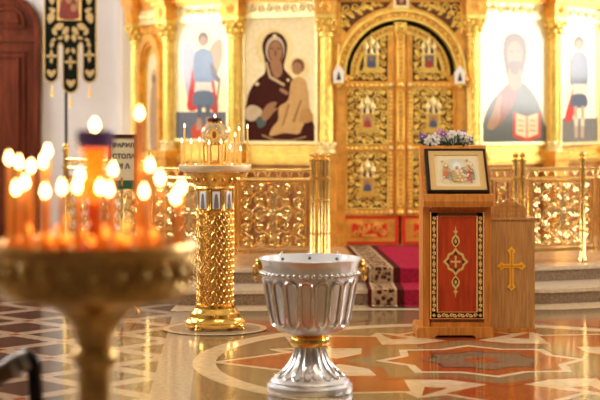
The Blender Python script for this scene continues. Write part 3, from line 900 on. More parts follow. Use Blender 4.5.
# ------------------------------------------------------------------ railings
def railing(px0, d0, px1, d1, label, posts=(), mt=None, zt=1.22, cross=True):
    mt = mt or brass
    A = Vector(((px0 - 300) * d0 / F, d0, PZ)); Bq = Vector(((px1 - 300) * d1 / F, d1, PZ))
    L = (Bq - A).length
    t = thing('railing', label, 'railing', A, math.atan2((Bq - A).y, (Bq - A).x), 'brass altar railings')
    zt -= PZ
    zl0, zl1, zm = .18, .80, zt - .105
    b = MB(); b.tube([(0, 0, zt - .02), (L, 0, zt - .02)], .022, 10); b.build('top_rail', giltP if False else brass, t)
    b = MB(); b.tube([(0, 0, zm), (L, 0, zm)], .016, 8); b.build('middle_rail', brass, t)
    b = MB(); b.bbox(0, L, -.02, .02, zl0 - .06, zl0 - .03); b.build('bottom_rail', brass, t)
    b = MB()
    n = max(3, int(L / .1)); st = L / n
    for i in range(n):
        b.tube([(st * (i + .5) + st * .42 * math.cos(a), 0, zm + .02 + .06 * math.sin(a)) for a in [PI * q / 6 for q in range(7)]], .008, 5)
    b.build('arcade', brassA, t)
    # panel frame and scrolls
    b = MB()
    x0, x1 = .06, L - .06
    b.tube([(x0, 0, zl0), (x1, 0, zl0), (x1, 0, zl1), (x0, 0, zl1)], .012, 6, True)
    for x in (.02, L - .02): b.tube([(x, 0, .1), (x, 0, zm)], .013, 6)
    b.build('panel_frame', brass, t)
    b = MB()
    nx = max(3, int(round((x1 - x0) / .118))); nz = 5
    sx, sz = (x1 - x0) / nx, (zl1 - zl0) / nz
    for i in range(nx):
        for j in range(nz):
            cx, cz = x0 + (i + .5) * sx, zl0 + (j + .5) * sz
            b.tube(spiral(cx, cz, sx * .46, PI / 2 + PI * ((i + j) % 2), 1.45 if i % 2 else -1.45, 0, 13, .18), .0125, 5)
            s_ = 1 if (i + j) % 2 else -1
            b.tube([(cx - sx * .5, .012, cz - s_ * sz * .5), (cx, .012, cz), (cx + sx * .5, .012, cz + s_ * sz * .5)], .009, 4)
    b.build('scrollwork', brassS, t)
    if cross:
        b = MB(); cx, cz = L / 2, (zl0 + zl1) / 2 + .03
        b.tube([(x, -.025, z) for x, z in cross_pts(cx, cz, .2, .24, .26, .028)], .011, 5, True); b.prism_xz(cross_pts(cx, cz, .15, .19, .21, .013), -.03, -.02)
        b.ball((cx, -.035, cz), .03, 8, 6, sc=(1, .5, 1))
        b.build('cross', mat('brass_pale', (.95, .72, .36), .25, 1.0), t)
    for x in posts:
        b = MB()
        b.lathe([(.045, 0), (.045, .03), (.03, .05), (.03, zt - .12), (.042, zt - .11), (.042, zt - .09), (.03, zt - .08), (.03, zt + .06)], 14, (x, 0, 0))
        b.lathe([(.03, zt + .06), (.042, zt + .065), (.042, zt + .08), (.018, zt + .09), (.03, zt + .105), (.034, zt + .125), (.022, zt + .145), (.002, zt + .155)], 14, (x, 0, 0))
        for zz in (.3, .62): b.lathe([(.03, zz), (.038, zz + .01), (.03, zz + .02)], 14, (x, 0, 0))
        b.build('post', brass, t)
    return t
railing(234, 15.9, 312, 15.9, 'brass scrollwork railing with a cross, between gilt candlestand and carpet', posts=(.835, .895, .76))
railing(150, 16.35, 232, 15.92, 'brass scrollwork railing mostly hidden behind the gilt candlestand', posts=(0.0,))
railing(66, 17.4, 148, 16.37, 'brass scrollwork railing behind the blurred lit candles near the wall', posts=(.0,), zt=1.28)
railing(527, 16.0, 594, 16.35, 'brass scrollwork railing with a cross behind the light wooden box', posts=(-.05, -.13, .655))
railing(597, 16.37, 665, 16.8, 'brass scrollwork railing section cut off by the frame edge', posts=(.75,))
railing(490, 15.98, 514, 15.99, 'narrow brass railing panel behind the crest of the light box', posts=(), cross=False)

# ------------------------------------------------------------------ carpet runner
t = thing('carpet_runner', 'magenta carpet runner with ornamental border on the steps before the royal doors', 'carpet', (1.2, 15.6, 0))
def cx_at(Y): return .615 - (Y - 15.6) * .047 if Y > 15.6 else .615
prof = [(18.1, PZ + .012), (15.592, PZ + .012), (15.572, PZ + .004), (15.57, .152), (15.0, .152), (14.972, .146), (14.97, .012), (14.82, .012)]
def strip(a0, a1, mi, dz=0, dy=0):
    vs, fs = [], []
    for (Y, z) in prof:
        e = cx_at(Y)
        vs += [(e + a0, Y - dy, z + dz), (e + a1, Y - dy, z + dz)]
    for i in range(len(prof) - 1): fs.append((2 * i, 2 * i + 1, 2 * i + 3, 2 * i + 2))
    cb.add(vs, fs, mi)
Wc = 1.3
cb = MB()
strip(.0, Wc, 0)
for sgn in (0, 1):
    f = (lambda a: a) if not sgn else (lambda a: Wc - a)
    for a0, a1, mi in ((0, .035, 1), (.035, .06, 2), (.06, .24, 3), (.24, .265, 2), (.265, .33, 1)):
        strip(min(f(a0), f(a1)), max(f(a0), f(a1)), mi, .002, .002)
for i in range(20):      # flowers woven along the border
    Y = 15.75 + i * .12
    for a in (.15, Wc - .15):
        cb.flat_xy([(cx_at(Y) + a + .05 * math.cos(q * PI / 4) * (1 if q % 2 else .6), Y + .04 * math.sin(q * PI / 4) * (1 if q % 2 else .6)) for q in range(8)], PZ + .0155, 1 if i % 2 else 2)
cb.build('carpet', [carP, carM, carC, carB], t, True, smooth=False)

# ------------------------------------------------------------------ baptismal font
fx, fy = (310 - 300) * 10.45 / F, 10.45
t = thing('baptismal_font', 'silver fluted baptismal font with gold collar on a flared foot', 'font', (fx, fy, 0))
OUT = [(.10, .36), (.16, .372), (.205, .39), (.236, .425), (.25, .48), (.268, .58), (.285, .68), (.298, .735), (.302, .75), (.306, .79), (.316, .825), (.322, .835)]
def rad(z, prof):
    for (r0, z0), (r1, z1) in zip(prof, prof[1:]):
        if z0 <= z <= z1: return r0 + (r1 - r0) * (z - z0) / (z1 - z0 + 1e-9)
    return prof[-1][0]
b = MB()
b.lathe([(.06, .355)] + OUT + [(.324, .842), (.318, .846), (.312, .842)], 64, cap=False)
bowl = b.build('bowl', silver, t)
b = MB(); b.lathe([(.313, .843), (.306, .82), (.296, .75), (.27, .6), (.23, .45), (.1, .40), (.001, .398)], 64, cap=False); b.build('bowl_lining', enamel, bowl)
b = MB()
for k in range(50):
    a = 2 * PI * k / 50; b.ball((.309 * math.cos(a), .309 * math.sin(a), .752), .0155, 8, 6)
b.lathe([(.30, .735), (.308, .738), (.30, .741)], 64, cap=False)
b.build('beading', silverR, bowl)
b = MB()
N = 18
def on(a, z, pr, e=.004):
    r = rad(z, pr) + e; return (r * math.cos(a), r * math.sin(a), z)
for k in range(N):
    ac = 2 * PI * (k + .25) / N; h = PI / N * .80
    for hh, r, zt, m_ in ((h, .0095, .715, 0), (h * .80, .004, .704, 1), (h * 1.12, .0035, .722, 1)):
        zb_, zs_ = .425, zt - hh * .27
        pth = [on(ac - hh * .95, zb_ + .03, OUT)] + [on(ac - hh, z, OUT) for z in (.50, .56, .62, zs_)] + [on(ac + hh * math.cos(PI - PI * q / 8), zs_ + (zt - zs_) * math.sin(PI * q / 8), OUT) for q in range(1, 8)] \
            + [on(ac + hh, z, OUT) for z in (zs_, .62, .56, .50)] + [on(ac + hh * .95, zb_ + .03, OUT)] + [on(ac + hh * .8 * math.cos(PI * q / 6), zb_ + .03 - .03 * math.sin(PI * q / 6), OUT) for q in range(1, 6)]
        b.tube(pth, r, 6, True, m_)  # thin darker tubes draw the shade inside and outside each arch ridge
b.build('arcade_relief', [silverR, silverShade], bowl)
b = MB()
b.lathe([(.085, .285), (.118, .29), (.125, .3), (.125, .335), (.118, .345), (.09, .35), (.098, .358), (.108, .366), (.1, .378)], 48); 
b.build('collar', goldS, t)
FT = [(.236, .085), (.2, .105), (.165, .135), (.13, .175), (.108, .215), (.094, .25), (.086, .287)]
b = MB()
b.lathe([(.255, 0), (.268, .004), (.272, .02), (.27, .045), (.255, .056), (.248, .06), (.25, .072), (.236, .085)] + FT[1:], 64)
foot = b.build('foot', silver, t)
b = MB()
FTu = list(reversed(FT)); FTs = sorted([(r, z) for r, z in FT], key=lambda q: q[1])
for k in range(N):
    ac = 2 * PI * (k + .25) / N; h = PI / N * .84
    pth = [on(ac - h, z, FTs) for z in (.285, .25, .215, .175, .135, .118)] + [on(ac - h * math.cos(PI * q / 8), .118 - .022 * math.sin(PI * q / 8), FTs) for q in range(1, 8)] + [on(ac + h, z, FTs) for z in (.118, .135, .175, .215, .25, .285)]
    b.tube(pth, .0066, 6); b.tube([(x * .985, y * .985, z) for x, y, z in pth], .0066, 6, False, 1)  # second, darker tube draws the shade along the petal ridge
b.build('petal_relief', [silverR, silverShade], foot)
for sg in (-1, 1):
    b = MB()
    b.ball((sg * .325, 0, .795), .032, 10, 8, sc=(.7, 1, 1.15)); b.ball((sg * .345, 0, .785), .017, 8, 6); b.ball((sg * .33, -.022, .825), .012, 6, 5); b.ball((sg * .33, .022, .825), .012, 6, 5)
    b.tube([(sg * (.345 + .012 * math.sin(a)), .036 * math.sin(a), .745 + .04 * math.cos(a)) for a in [2 * PI * q / 20 for q in range(20)]], .009, 6, True)
    b.build('lion_handle', goldS, t)
for k, a in enumerate((.95, PI / 2, PI - .95)):
    b = MB(); x, y = .315 * math.cos(a), .315 * math.sin(a)
    b.lathe([(.012, 0), (.008, .006), (.008, .014), (.012, .02)], 10, (x, y, .842)); b.build('candle_holder', silverR, t)
    b = MB(); b.ball((.3 * math.cos(a), .3 * math.sin(a), .815), .0095, 8, 6); b.build('rivet', mat('rivet_dark', (.05, .05, .06), .4), t)

# ------------------------------------------------------------------ lectern (analogion)
LW, LD = .52, .42
Lx, Ly = (424.5 - 300) * 12.9 / F + LW / 2, 12.9
t = thing('lectern', 'wooden lectern with sloping top and red front panel bearing a gold medallion', 'lectern', (Lx, Ly, 0))
h = LW / 2
b = MB(); b.bbox(-h + .02, h - .02, .02, LD, .08, 1.0); b.bbox(-h + .06, h - .06, -.001, .03, .08, 1.0)
b.build('body', oakD, t, smooth=False)
b = MB()
for x0 in (-h, h - .055): b.bbox(x0, x0 + (.04 if x0 < 0 else .055), -.005, .04, .075, 1.03)
b.bbox(-h + .05, h - .05, -.005, .03, .985, 1.03); b.bbox(-h + .05, h - .05, -.005, .03, .075, .12)
b.build('front_frame', oak, t, smooth=False)
for sg in (-1, 1):
    b = MB(); x0 = -h - .012 if sg < 0 else h - .036
    b.prism_yz([(.0, .08), (LD, .08), (LD, 1.45), (LD - .06, 1.49), (.0, 1.06)], x0, x0 + .035); b.build('side_panel', oak, t, smooth=False)
b = MB()          # plinth with cut-out arch
pl = h + .04
b.T = Matrix.Translation((-.024, 0, 0)); b.prism_xz([(-pl, 0), (-pl + .13, 0), (-pl + .16, .025), (pl - .16, .025), (pl - .13, 0), (pl, 0), (pl, .06), (pl - .015, .085), (-pl + .015, .085), (-pl, .06)], -.045, LD + .02)
b.build('plinth', oak, t, smooth=False)
b = MB()
zr = lambda y: 1.085 + (y + .02) * (1.475 - 1.085) / .41
SL = math.atan2(1.475 - 1.085, .41)
b.prism_yz([(-.03, 1.075), (.39, 1.475), (.375, 1.495), (-.045, 1.095)], -h + .0, h - .0)
b.prism_yz([(.36, 1.44), (.47, 1.44), (.47, 1.478), (.36, 1.478)], -h - .01, h)
b.build('sloping_board', oak, t, smooth=False)
b = MB(); b.prism_yz([(-.075, 1.025), (.03, 1.025), (.03, 1.06), (-.035, 1.1), (-.055, 1.128), (-.075, 1.12), (-.085, 1.07)], -h - .012, h + .008); b.build('ledge', oak, t, smooth=False)
# red panel, border and medallion
Kp = 12.9 / F
def lp(px, py): return ((px - 300) * Kp - Lx, HC - (py - HY) * Kp)
b = MB(); pts = [lp(429, 320), lp(484.5, 320), lp(484.5, 211), lp(429, 211)]; b.prism_xz(pts, -.012, 0); b.build('red_panel', redP, t, smooth=False)
b = MB(); b.mi = 0
x0, z0 = lp(430.5, 318.5); x1, z1 = lp(483.5, 212)
bw = .052
for r in ((x0, x1, z0, z0 + bw), (x0, x1, z1 - bw * .6, z1), (x0, x0 + bw, z0, z1), (x1 - bw, x1, z0, z1)): b.bbox(r[0], r[1], -.0135, -.012, r[2], r[3])
b.mi = 1
for (ax, bx, az, bz_) in ((x0, x1, z0, z1), (x0 + bw, x1 - bw, z0 + bw, z1 - bw * .6)):
    b.tube([(ax, -.0145, az), (bx, -.0145, az), (bx, -.0145, bz_), (ax, -.0145, bz_)], .0052, 4, True)
nn = 11
for i in range(nn):
    z = z0 + bw + (i + .5) * (z1 - z0 - bw * 1.6) / nn
    for x in (x0 + bw / 2, x1 - bw / 2):
        if i % 2: b.prism_xz([(x, z - .034), (x + .014, z), (x, z + .034), (x - .014, z)], -.015, -.0135)
        else:
            for s_ in (-1, 1): b.tube(spiral(x, z + s_ * .018, .014, -PI / 2 * s_, 1.1, -.015, 9), .0045, 4)
nn = 5
for i in range(nn):
    x = x0 + bw + (i + .5) * (x1 - x0 - 2 * bw) / nn; z = z0 + bw / 2
    for s_ in (-1, 1): b.tube(spiral(x + s_ * .018, z, .016, 0, 1.1 * s_, -.015, 9), .0038, 4)
for x in (x0 + bw / 2, x1 - bw / 2): b.prism_xz([(x, z0 + .01), (x + .016, z0 + bw / 2), (x, z0 + bw - .01), (x - .016, z0 + bw / 2)], -.015, -.0135)
b.build('ornamental_border', [mat('ornament_brown', (.15, .04, .012), .45, spec=.25), goldL], t)
b = MB(); mcx, mcz = lp(455.5, 261.5)
def med(pts, y, mi): b.prism_xz([(mcx + x, mcz + z) for x, z in pts], y, -.012, mi)
q = .085
diam = [(0, .112), (.026, .078), (.06, .062), (.07, .03), (.1, 0), (.07, -.03), (.06, -.062), (.026, -.078), (0, -.112), (-.026, -.078), (-.06, -.062), (-.07, -.03), (-.1, 0), (-.07, .03), (-.06, .062), (-.026, .078)]
med(diam, -.0135, 1); med([(x * .75, z * .75) for x, z in diam], -.0142, 0)
med(ell(0, 0, .052, .058, 20), -.015, 2)
med(cross_pts(0, 0, .042, .048, .048, .007, 1.0), -.0165, 1)
for sg in (-1, 1):
    drop = [(0, .11), (.018, .125), (.034, .155), (.026, .19), (.012, .205), (0, .225), (-.012, .205), (-.026, .19), (-.034, .155), (-.018, .125)]
    med([(x, sg * z) for x, z in drop][::sg], -.0135, 1); med([(x * .62, sg * (.155 + (z - .16) * .62)) for x, z in drop][::sg], -.0142, 0)
    med([(x * .3, sg * (.158 + (z - .16) * .35)) for x, z in drop][::sg], -.015, 1)
    med([(x, sg * z) for x, z in [(0, .215), (.02, .235), (.006, .245), (0, .285), (-.006, .245), (-.02, .235)]][::sg], -.0135, 1)
b.build('medallion', [blackO, goldL, redP], t, smooth=False)

# framed icon lying on the lectern
IW, IH, IT = .472, .47, .035
ti = thing('framed_picture', 'black framed festal icon in pale gold mount lying on the sloping lectern', 'icon', (Lx + .006, Ly, 0))
RM = Matrix.Translation((0, -.036, 1.112)) @ Matrix.Rotation(-(PI / 2 - SL), 4, 'X')   # local: x right, z up the slope, y into the board
T_ = RM
b = MB(T_)
fw = .017
for r in ((-IW / 2, IW / 2, 0, fw), (-IW / 2, IW / 2, IH - fw, IH), (-IW / 2 - .012, -IW / 2 + fw, 0, IH), (IW / 2 - fw, IW / 2, fw, IH - fw)): b.bbox(r[0], r[1], -.05, -.002, r[2], r[3])
b.bbox(-IW / 2 + .005, IW / 2 - .005, -.03, -.002, .005, IH - .005)
b.build('frame', blackF, ti, smooth=False)
b = MB(T_)
g0 = fw; g1 = .062
for r in ((-IW / 2 + g0, IW / 2 - g0, g0, g1), (-IW / 2 + g0, IW / 2 - g0, IH - g1, IH - g0), (-IW / 2 + g0, -IW / 2 + g1, g1, IH - g1), (IW / 2 - g1, IW / 2 - g0, g1, IH - g1)): b.bbox(r[0], r[1], -.042, -.03, r[2], r[3])
b.build('gold_mount', mat('mount_gold', (.72, .49, .2), .4, .4), ti, smooth=False)
b = MB(T_); ms = []
def pic(col, pts, sm=False):
    m = mat('print_%d_%d_%d' % tuple(int(c * 255) for c in col), col, .5)
    if m not in ms: ms.append(m)
    pp = catmull(pts, 3) if sm else pts
    pic.y -= .0002
    b.flat_xz([(-IW / 2 + g1 + x * (IW - 2 * g1), g1 + z * (IH - 2 * g1)) for x, z in pp], pic.y, ms.index(m))
pic.y = -.0305
pic((.80, .68, .46), [(0, 0), (1, 0), (1, 1), (0, 1)])
pic((.72, .6, .4), [(.14, .12), (.88, .12), (.88, .72), (.7, .88), (.3, .88), (.14, .72)], True)
pic((.62, .66, .62), [(.36, .5), (.64, .5), (.66, .72), (.5, .86), (.34, .72)], True)
pic((.78, .79, .76), [(.42, .55), (.58, .55), (.58, .72), (.5, .8), (.42, .72)], True)
pic((.55, .30, .12), [(.17, .3), (.3, .3), (.32, .55), (.26, .7), (.18, .62)], True)
pic((.62, .14, .07), [(.18, .28), (.31, .3), (.31, .45), (.22, .5)], True)
pic((.6, .10, .07), [(.71, .24), (.84, .22), (.85, .52), (.78, .64), (.71, .5)], True)
pic((.24, .28, .2), [(.82, .24), (.89, .26), (.87, .56), (.82, .54)], True)
pic((.68, .42, .14), [(.4, .16), (.6, .14), (.66, .4), (.52, .54), (.38, .42)], True)
pic((.28, .3, .2), [(.3, .34), (.37, .3), (.38, .46), (.32, .5)], True)
pic((.28, .3, .2), [(.62, .42), (.69, .42), (.7, .54), (.64, .56)], True)
for x, z in ((.24, .72), (.79, .68), (.5, .62), (.33, .55), (.66, .6), (.18, .8), (.74, .84)):
    pic((.76, .52, .18), ell(x, z, .04, .045, 12)); pic((.38, .22, .12), ell(x, z, .02, .025, 10))
rp = random.Random(5); pal = [(.62, .14, .07), (.28, .3, .2), (.70, .46, .16), (.5, .28, .12), (.78, .70, .52), (.36, .38, .34), (.8, .74, .6)]
for k in range(70):
    x = rp.uniform(.15, .87); z = rp.uniform(.13, .62 if .3 < x < .7 else .7); pic(rp.choice(pal), ell(x, z, rp.uniform(.012, .035), rp.uniform(.015, .05), 8))
b.build('picture', ms, ti, smooth=False)

# flowers on the back ledge
tf = thing('flower_arrangement', 'white and violet flowers with dark leaves behind the framed icon on the lectern', 'flowers', (Lx - .06, Ly + .43, 1.478))
b = MB(); b.bbox(-.16, .16, -.035, .035, 0, .045); b.build('flower_trough', leafG, tf)
b = MB()
rnd = random.Random(3)
for k in range(150):
    x = rnd.uniform(-.2, .23); y = rnd.uniform(-.065, .03); z = rnd.uniform(.01, .1); a = rnd.uniform(-1, 1) + x * 3; l = rnd.uniform(.03, .07)
    if abs(x) > .16: z = rnd.uniform(.03, .07)
    R_ = Matrix.Rotation(rnd.uniform(0, PI), 3, 'Z') @ Matrix.Rotation(a, 3, 'Y')
    b.ball((x, y, z), l * .5, 6, 4, sc=(.3, .12, 1), rot=R_)
b.build('foliage', leafG, tf)
fl_spots = [(-.12, .07, 0), (-.07, .085, 0), (-.085, .045, 0), (-.035, .075, 2), (0, .08, 0), (.075, .085, 0), (.11, .1, 0), (.145, .085, 0), (.18, .07, 0), (-.165, .075, 1), (-.19, .09, 1), (.045, .06, 0), (-.02, .11, 1), (.14, .115, 1), (-.05, .125, 2), (.05, .105, 0), (.1, .06, 0), (-.145, .05, 0), (.16, .045, 0)]
for (x, z, c) in fl_spots:
    b = MB(); y = -.045 + rnd.uniform(-.01, .015); tl = rnd.uniform(-.5, .5)
    n = 6; rr = .031 if c == 0 else .024
    for k in range(n):
        a = 2 * PI * k / n + tl
        b.ball((x + rr * .75 * math.cos(a), y, z + rr * .75 * math.sin(a)), rr * .6, 7, 4, sc=(1, .35, .62), rot=Matrix.Rotation(-a, 3, 'Y'))
    b.mi = 1; b.ball((x, y - .008, z), rr * .25, 6, 4)
    b.build('blossom', [(petalW, petalV, petalK)[c], (mat('stamen', (.8, .6, .2), .6), petalW, petalW)[c]], tf)

# ------------------------------------------------------------------ light wooden box with inlaid cross
BW, BD, BH = .355, .3, .915
bx, by = (492.5 - 300) * 13.2 / F + BW / 2 - .016, 13.2
t = thing('donation_box', 'light wooden box with yellow inlaid cross standing beside the lectern', 'box', (bx, by, 0))
b = MB(); b.bbox(-BW / 2, BW / 2, 0, BD, .03, BH - .015); b.build('body', oakL, t, smooth=False)
b = MB(); b.bbox(-BW / 2 - .012, BW / 2 + .012, -.012, BD + .01, 0, .035); b.build('base_strip', oak, t, smooth=False)
b = MB(); b.bbox(-BW / 2 - .008, BW / 2 + .008, -.01, BD + .01, BH - .015, BH); b.build('lid', oakL, t, smooth=False)
ccx = (511.5 - 300) * 13.2 / F - bx; ccz = HC - (266 - HY) * 13.2 / F
b = MB(); b.prism_xz(cross_pts(ccx, ccz, .115, .155, .20, .016, 1.35), -.006, 0, 0)
b.prism_xz(cross_pts(ccx, ccz, .095, .135, .18, .006, 1.5), -.0075, -.006, 1)
b.build('cross_inlay', [goldY, mat('inlay_amber', (.75, .34, .03), .45, .2)], t, smooth=False)
b = MB(); c0 = -BW / 2 + .01 ; c1 = c0 + .275; cm = (c0 + c1) / 2; zb_ = BH
cr = [(c0, zb_), (c1, zb_), (c1, zb_ + .075), (c1 - .015, zb_ + .098), (c1 - .05, zb_ + .108), (c1 - .075, zb_ + .118), (cm + .03, zb_ + .135), (cm, zb_ + .155), (cm - .03, zb_ + .135), (c0 + .075, zb_ + .118), (c0 + .05, zb_ + .108), (c0 + .015, zb_ + .098), (c0, zb_ + .075)]
b.prism_xz(cr, .02, .04); crest = b.build('crest', oakL, t, smooth=False)
b = MB()
b.bbox(c0 + .02, c1 - .02, .017, .02, zb_ + .058, zb_ + .068); b.bbox(c0 + .02, c1 - .02, .0165, .02, zb_ + .02, zb_ + .024)
for x in (cm - .085, cm - .045, cm + .045, cm + .085): b.tube(spiral(x, zb_ + .092, .014, 0, 1.2, .018, 9), .0035, 4)
b.prism_xz(cross_pts(cm, zb_ + .1, .026, .035, .03, .005, 1.2), .015, .02)
b.build('crest_inlay', mat('crest_gold', (.62, .3, .06), .45, .2), crest)

# ------------------------------------------------------------------ gilt candlestand in the middle distance
t = thing('candlestand', 'tall gilt filigree candlestand on stepped base beside the silver font', 'candlestand', (CSX, CSY, 0))
b = MB(); b.lathe([(.245, .035), (.25, .05), (.25, .07), (.232, .085), (.225, .10), (.205, .105), (.2, .135), (.18, .15), (.172, .17), (.16, .178), (.158, .2), (.14, .205)], 48); base = b.build('base', goldS, t)
for k in range(4):
    a = PI / 4 + .25 + PI / 2 * k; b = MB(); b.ball((.235 * math.cos(a), .235 * math.sin(a), .035), .035, 10, 8, sc=(1, 1, 1)); b.ball((.262 * math.cos(a), .262 * math.sin(a), .02), .02, 8, 6); b.build('foot', goldS, base)
b = MB(); b.lathe([(.13, .2), (.13, 1.16)], 32); b.build('column_core', goldI, t)
b = MB(); CR = .143
NC, NRow = 18, 16
hz = (.965 - .205) / NRow
for i in range(NC):
    for j in range(NRow):
        a = 2 * PI * (i + (.5 if j % 2 else 0)) / NC; z = .205 + (j + .5) * hz
        w_ = PI / NC
        b.tube([(CR * math.cos(a + w_ * x), CR * math.sin(a + w_ * x), z + hz * y_) for x, y_ in ((-1, 0), (-.35, .35), (0, 1), (.35, .35), (1, 0), (.35, -.35), (0, -1), (-.35, -.35))], .0058, 5, True)
        b.ball((CR * math.cos(a), CR * math.sin(a), z), .012, 6, 4)
for z in (.21, .96): b.lathe([(.14, z - .012), (.153, z), (.14, z + .012)], 40)
b.build('filigree_column', goldF, t)
b = MB(); b.mi = 0
b.lathe([(.135, .97), (.135, 1.15)], 32)
b.build('icon_band', goldF, t)
for k in range(8):
    a = 2 * PI * k / 8 + .12
    R_ = Matrix.Rotation(a + PI / 2, 4, 'Z') @ Matrix.Translation((0, -.138, 0))
    b = MB(R_); b.bbox(-.03, .03, -.012, .01, .985, 1.125, 0); b.mi = 1; b.prism_xz(catmull([(-.018, .99), (.018, .99), (.015, 1.05), (.008, 1.1), (-.008, 1.1), (-.015, 1.05)], 3), -.015, -.012); b.build('enamel_icon', [enamel, enamelB], t)
for k in range(8):
    a = 2 * PI * (k + .5) / 8 + .12; b = MB(); b.lathe([(.018, .975), (.012, .99), (.012, 1.12), (.018, 1.14)], 10, (.146 * math.cos(a), .146 * math.sin(a), 0)); b.build('colonnette', goldS, t)
b = MB(); b.lathe([(.15, 1.14), (.165, 1.15), (.158, 1.165), (.17, 1.19), (.2, 1.235), (.235, 1.27), (.24, 1.285), (.2, 1.29)], 40)
for k in range(16):
    a = 2 * PI * k / 16; b.ball((.185 * math.cos(a), .185 * math.sin(a), 1.215), .024, 7, 5, sc=(.8, .8, 1.3))
b.build('capital', goldF, t)
b = MB(); b.lathe([(.26, 1.283), (.285, 1.287), (.295, 1.30), (.295, 1.335), (.285, 1.34), (.28, 1.315), (.05, 1.312)], 48); b.build('tray', mat('tray_pale', (1.0, .86, .6), .4, .8), t)
b = MB(); b.lathe([(.07, 1.31), (.09, 1.32), (.09, 1.36), (.07, 1.37)], 24)
for k in range(6):
    a = 2 * PI * k / 6 + .2; b.tube([(.085 * math.cos(a), .085 * math.sin(a), 1.36), (.09 * math.cos(a), .09 * math.sin(a), 1.5)], .009, 6)
b.lathe([(.08, 1.495), (.1, 1.5), (.1, 1.515), (.08, 1.52)], 24)
b.build('lamp_support', goldF, t)
for k in range(22):
    a = 2 * PI * k / 22; b = MB(); rr = .255 if k % 2 else .19; b.lathe([(.012, 1.313), (.008, 1.33), (.012, 1.35)], 8, (rr * math.cos(a), rr * math.sin(a), 0)); b.build('candle_cup', goldS, t)
# oil lamp in its centre
tl = thing('oil_lamp', 'round glass oil lamp with dark rim atop the gilt filigree candlestand', 'lamp', (CSX, CSY, 1.52))
b = MB(); b.lathe([(.07, 0), (.105, .03), (.117, .07), (.105, .115), (.07, .145), (.055, .155), (.055, .17)], 32, cap=False); b.lathe([(.05, .17), (.05, .155), (.066, .14), (.1, .113), (.112, .07), (.1, .033), (.06, .006)], 32, cap=False); b.build('glass_bowl', mat('glass_golden', (1, .9, .68), .06, trans=.85, ior=1.25), tl)
b = MB(); b.lathe([(.052, .168), (.062, .172), (.062, .192), (.045, .198), (.03, .195)], 24); b.build('rim', mat('rim_dark', (.08, .02, .03), .3, .4), tl)
b = MB(); b.lathe([(.055, .15), (.06, .155), (.06, .168), (.05, .17)], 24); b.build('neck_ring', goldS, tl)
b = MB(); b.prism_xz(ell(0, .065, .03, .042), -.122, -.116); b.mi = 1; b.prism_xz(ell(0, .06, .016, .03), -.123, -.122); b.build('medallion', [goldY, paint((.3, .08, .05))], tl)
b = MB(); b.ball((0, 0, .21), .011, 8, 6, sc=(.8, .8, 1.6)); b.build('flame', flameS, tl)

ORD = ['first', 'second', 'third', 'fourth', 'fifth', 'sixth', 'seventh', 'eighth', 'ninth', 'tenth', 'eleventh', 'twelfth', 'thirteenth', 'fourteenth', 'fifteenth', 'sixteenth', 'seventeenth', 'eighteenth', 'nineteenth', 'twentieth', 'twenty-first', 'twenty-second', 'twenty-third', 'twenty-fourth', 'twenty-fifth']
def candle(name, label, X, Y, z0, z1, r, wm, fm_, fr, fh, group, lit=True, cat='candle'):
    t = thing(name, label, cat, (X, Y, z0), 0, group)
    hh = z1 - z0
    b = MB(); b.lathe([(r, 0), (r, hh * .5), (r * .98, hh - r * .5), (r * .7, hh)], 12); b.build('wax', wm, t)
    b = MB(); b.tube([(0, 0, hh - .002), (0.001, 0, hh + fh * .35)], max(.0012, r * .1), 5); b.build('wick', wick, t)
    if lit:
        b = MB(); b.lathe([(.001, 0), (fr * .75, fh * .16), (fr, fh * .34), (fr * .8, fh * .56), (fr * .4, fh * .8), (.0005, fh)], 12, (0, 0, hh + .004)); b.build('flame', fm_, t)
    return t
tapers = [(181, 142, -.03), (184.5, 127, .02), (191, 143, .12), (199.5, 141, -.15), (209, 144, -.2), (221, 143, -.2), (229, 131, .12), (235, 136, -.02), (239, 130, .08), (230, 148, -.1), (240.5, 150, -.05), (247.5, 128, .0)]
for i, (px, py, dy) in enumerate(sorted(tapers)):
    Y = CSY + dy; p = P(px, py, Y)
    if (p.x - CSX) ** 2 + dy ** 2 > .27 ** 2: p.x = CSX + math.copysign((.27 ** 2 - dy ** 2) ** .5, p.x - CSX)
    candle('candle', '%s thin lit taper counted from the left on the gilt filigree candlestand' % ORD[i], p.x, Y, 1.313, p.z - .01, .0075, waxP, flameS, .008, .04, 'tapers on the filigree candlestand')

# ------------------------------------------------------------------ near candlestand (out of focus)
D1 = 5.85; NX = (95 - 300) * D1 / F
t = thing('candlestand', 'broad round brass candlestand close to the camera, out of focus', 'candlestand', (NX, D1, 0))
b = MB(); b.T = Matrix.Translation((0, 0, .035)); b.lathe([(.33, 1.235), (.345, 1.24), (.35, 1.275), (.36, 1.28), (.364, 1.265), (.356, 1.25), (.35, 1.235), (.352, 1.13), (.345, 1.105), (.32, 1.085), (.23, 1.07), (.15, 1.05), (.11, 1.01), (.08, .97)], 64, cap=False); drum = b.build('drum', brassA, t)
b = MB(Matrix.Translation((0, 0, .035))); b.lathe([(.348, 1.245), (.001, 1.246)], 48, cap=False); b.build('sand_bed', sand, drum)
b = MB(Matrix.Translation((0, 0, .035)))
for k in range(26):
    a = 2 * PI * k / 26
    b.tube([(.354 * math.cos(a + .085 * math.cos(q)), .354 * math.sin(a + .085 * math.cos(q)), 1.18 + .045 * math.sin(q)) for q in [2 * PI * m / 14 for m in range(14)]], .006, 5, True)
    b.ball((.354 * math.cos(a), .354 * math.sin(a), 1.18), .02, 8, 6, sc=(1, 1, 1.4))
b.build('drum_ornament', brass, drum)
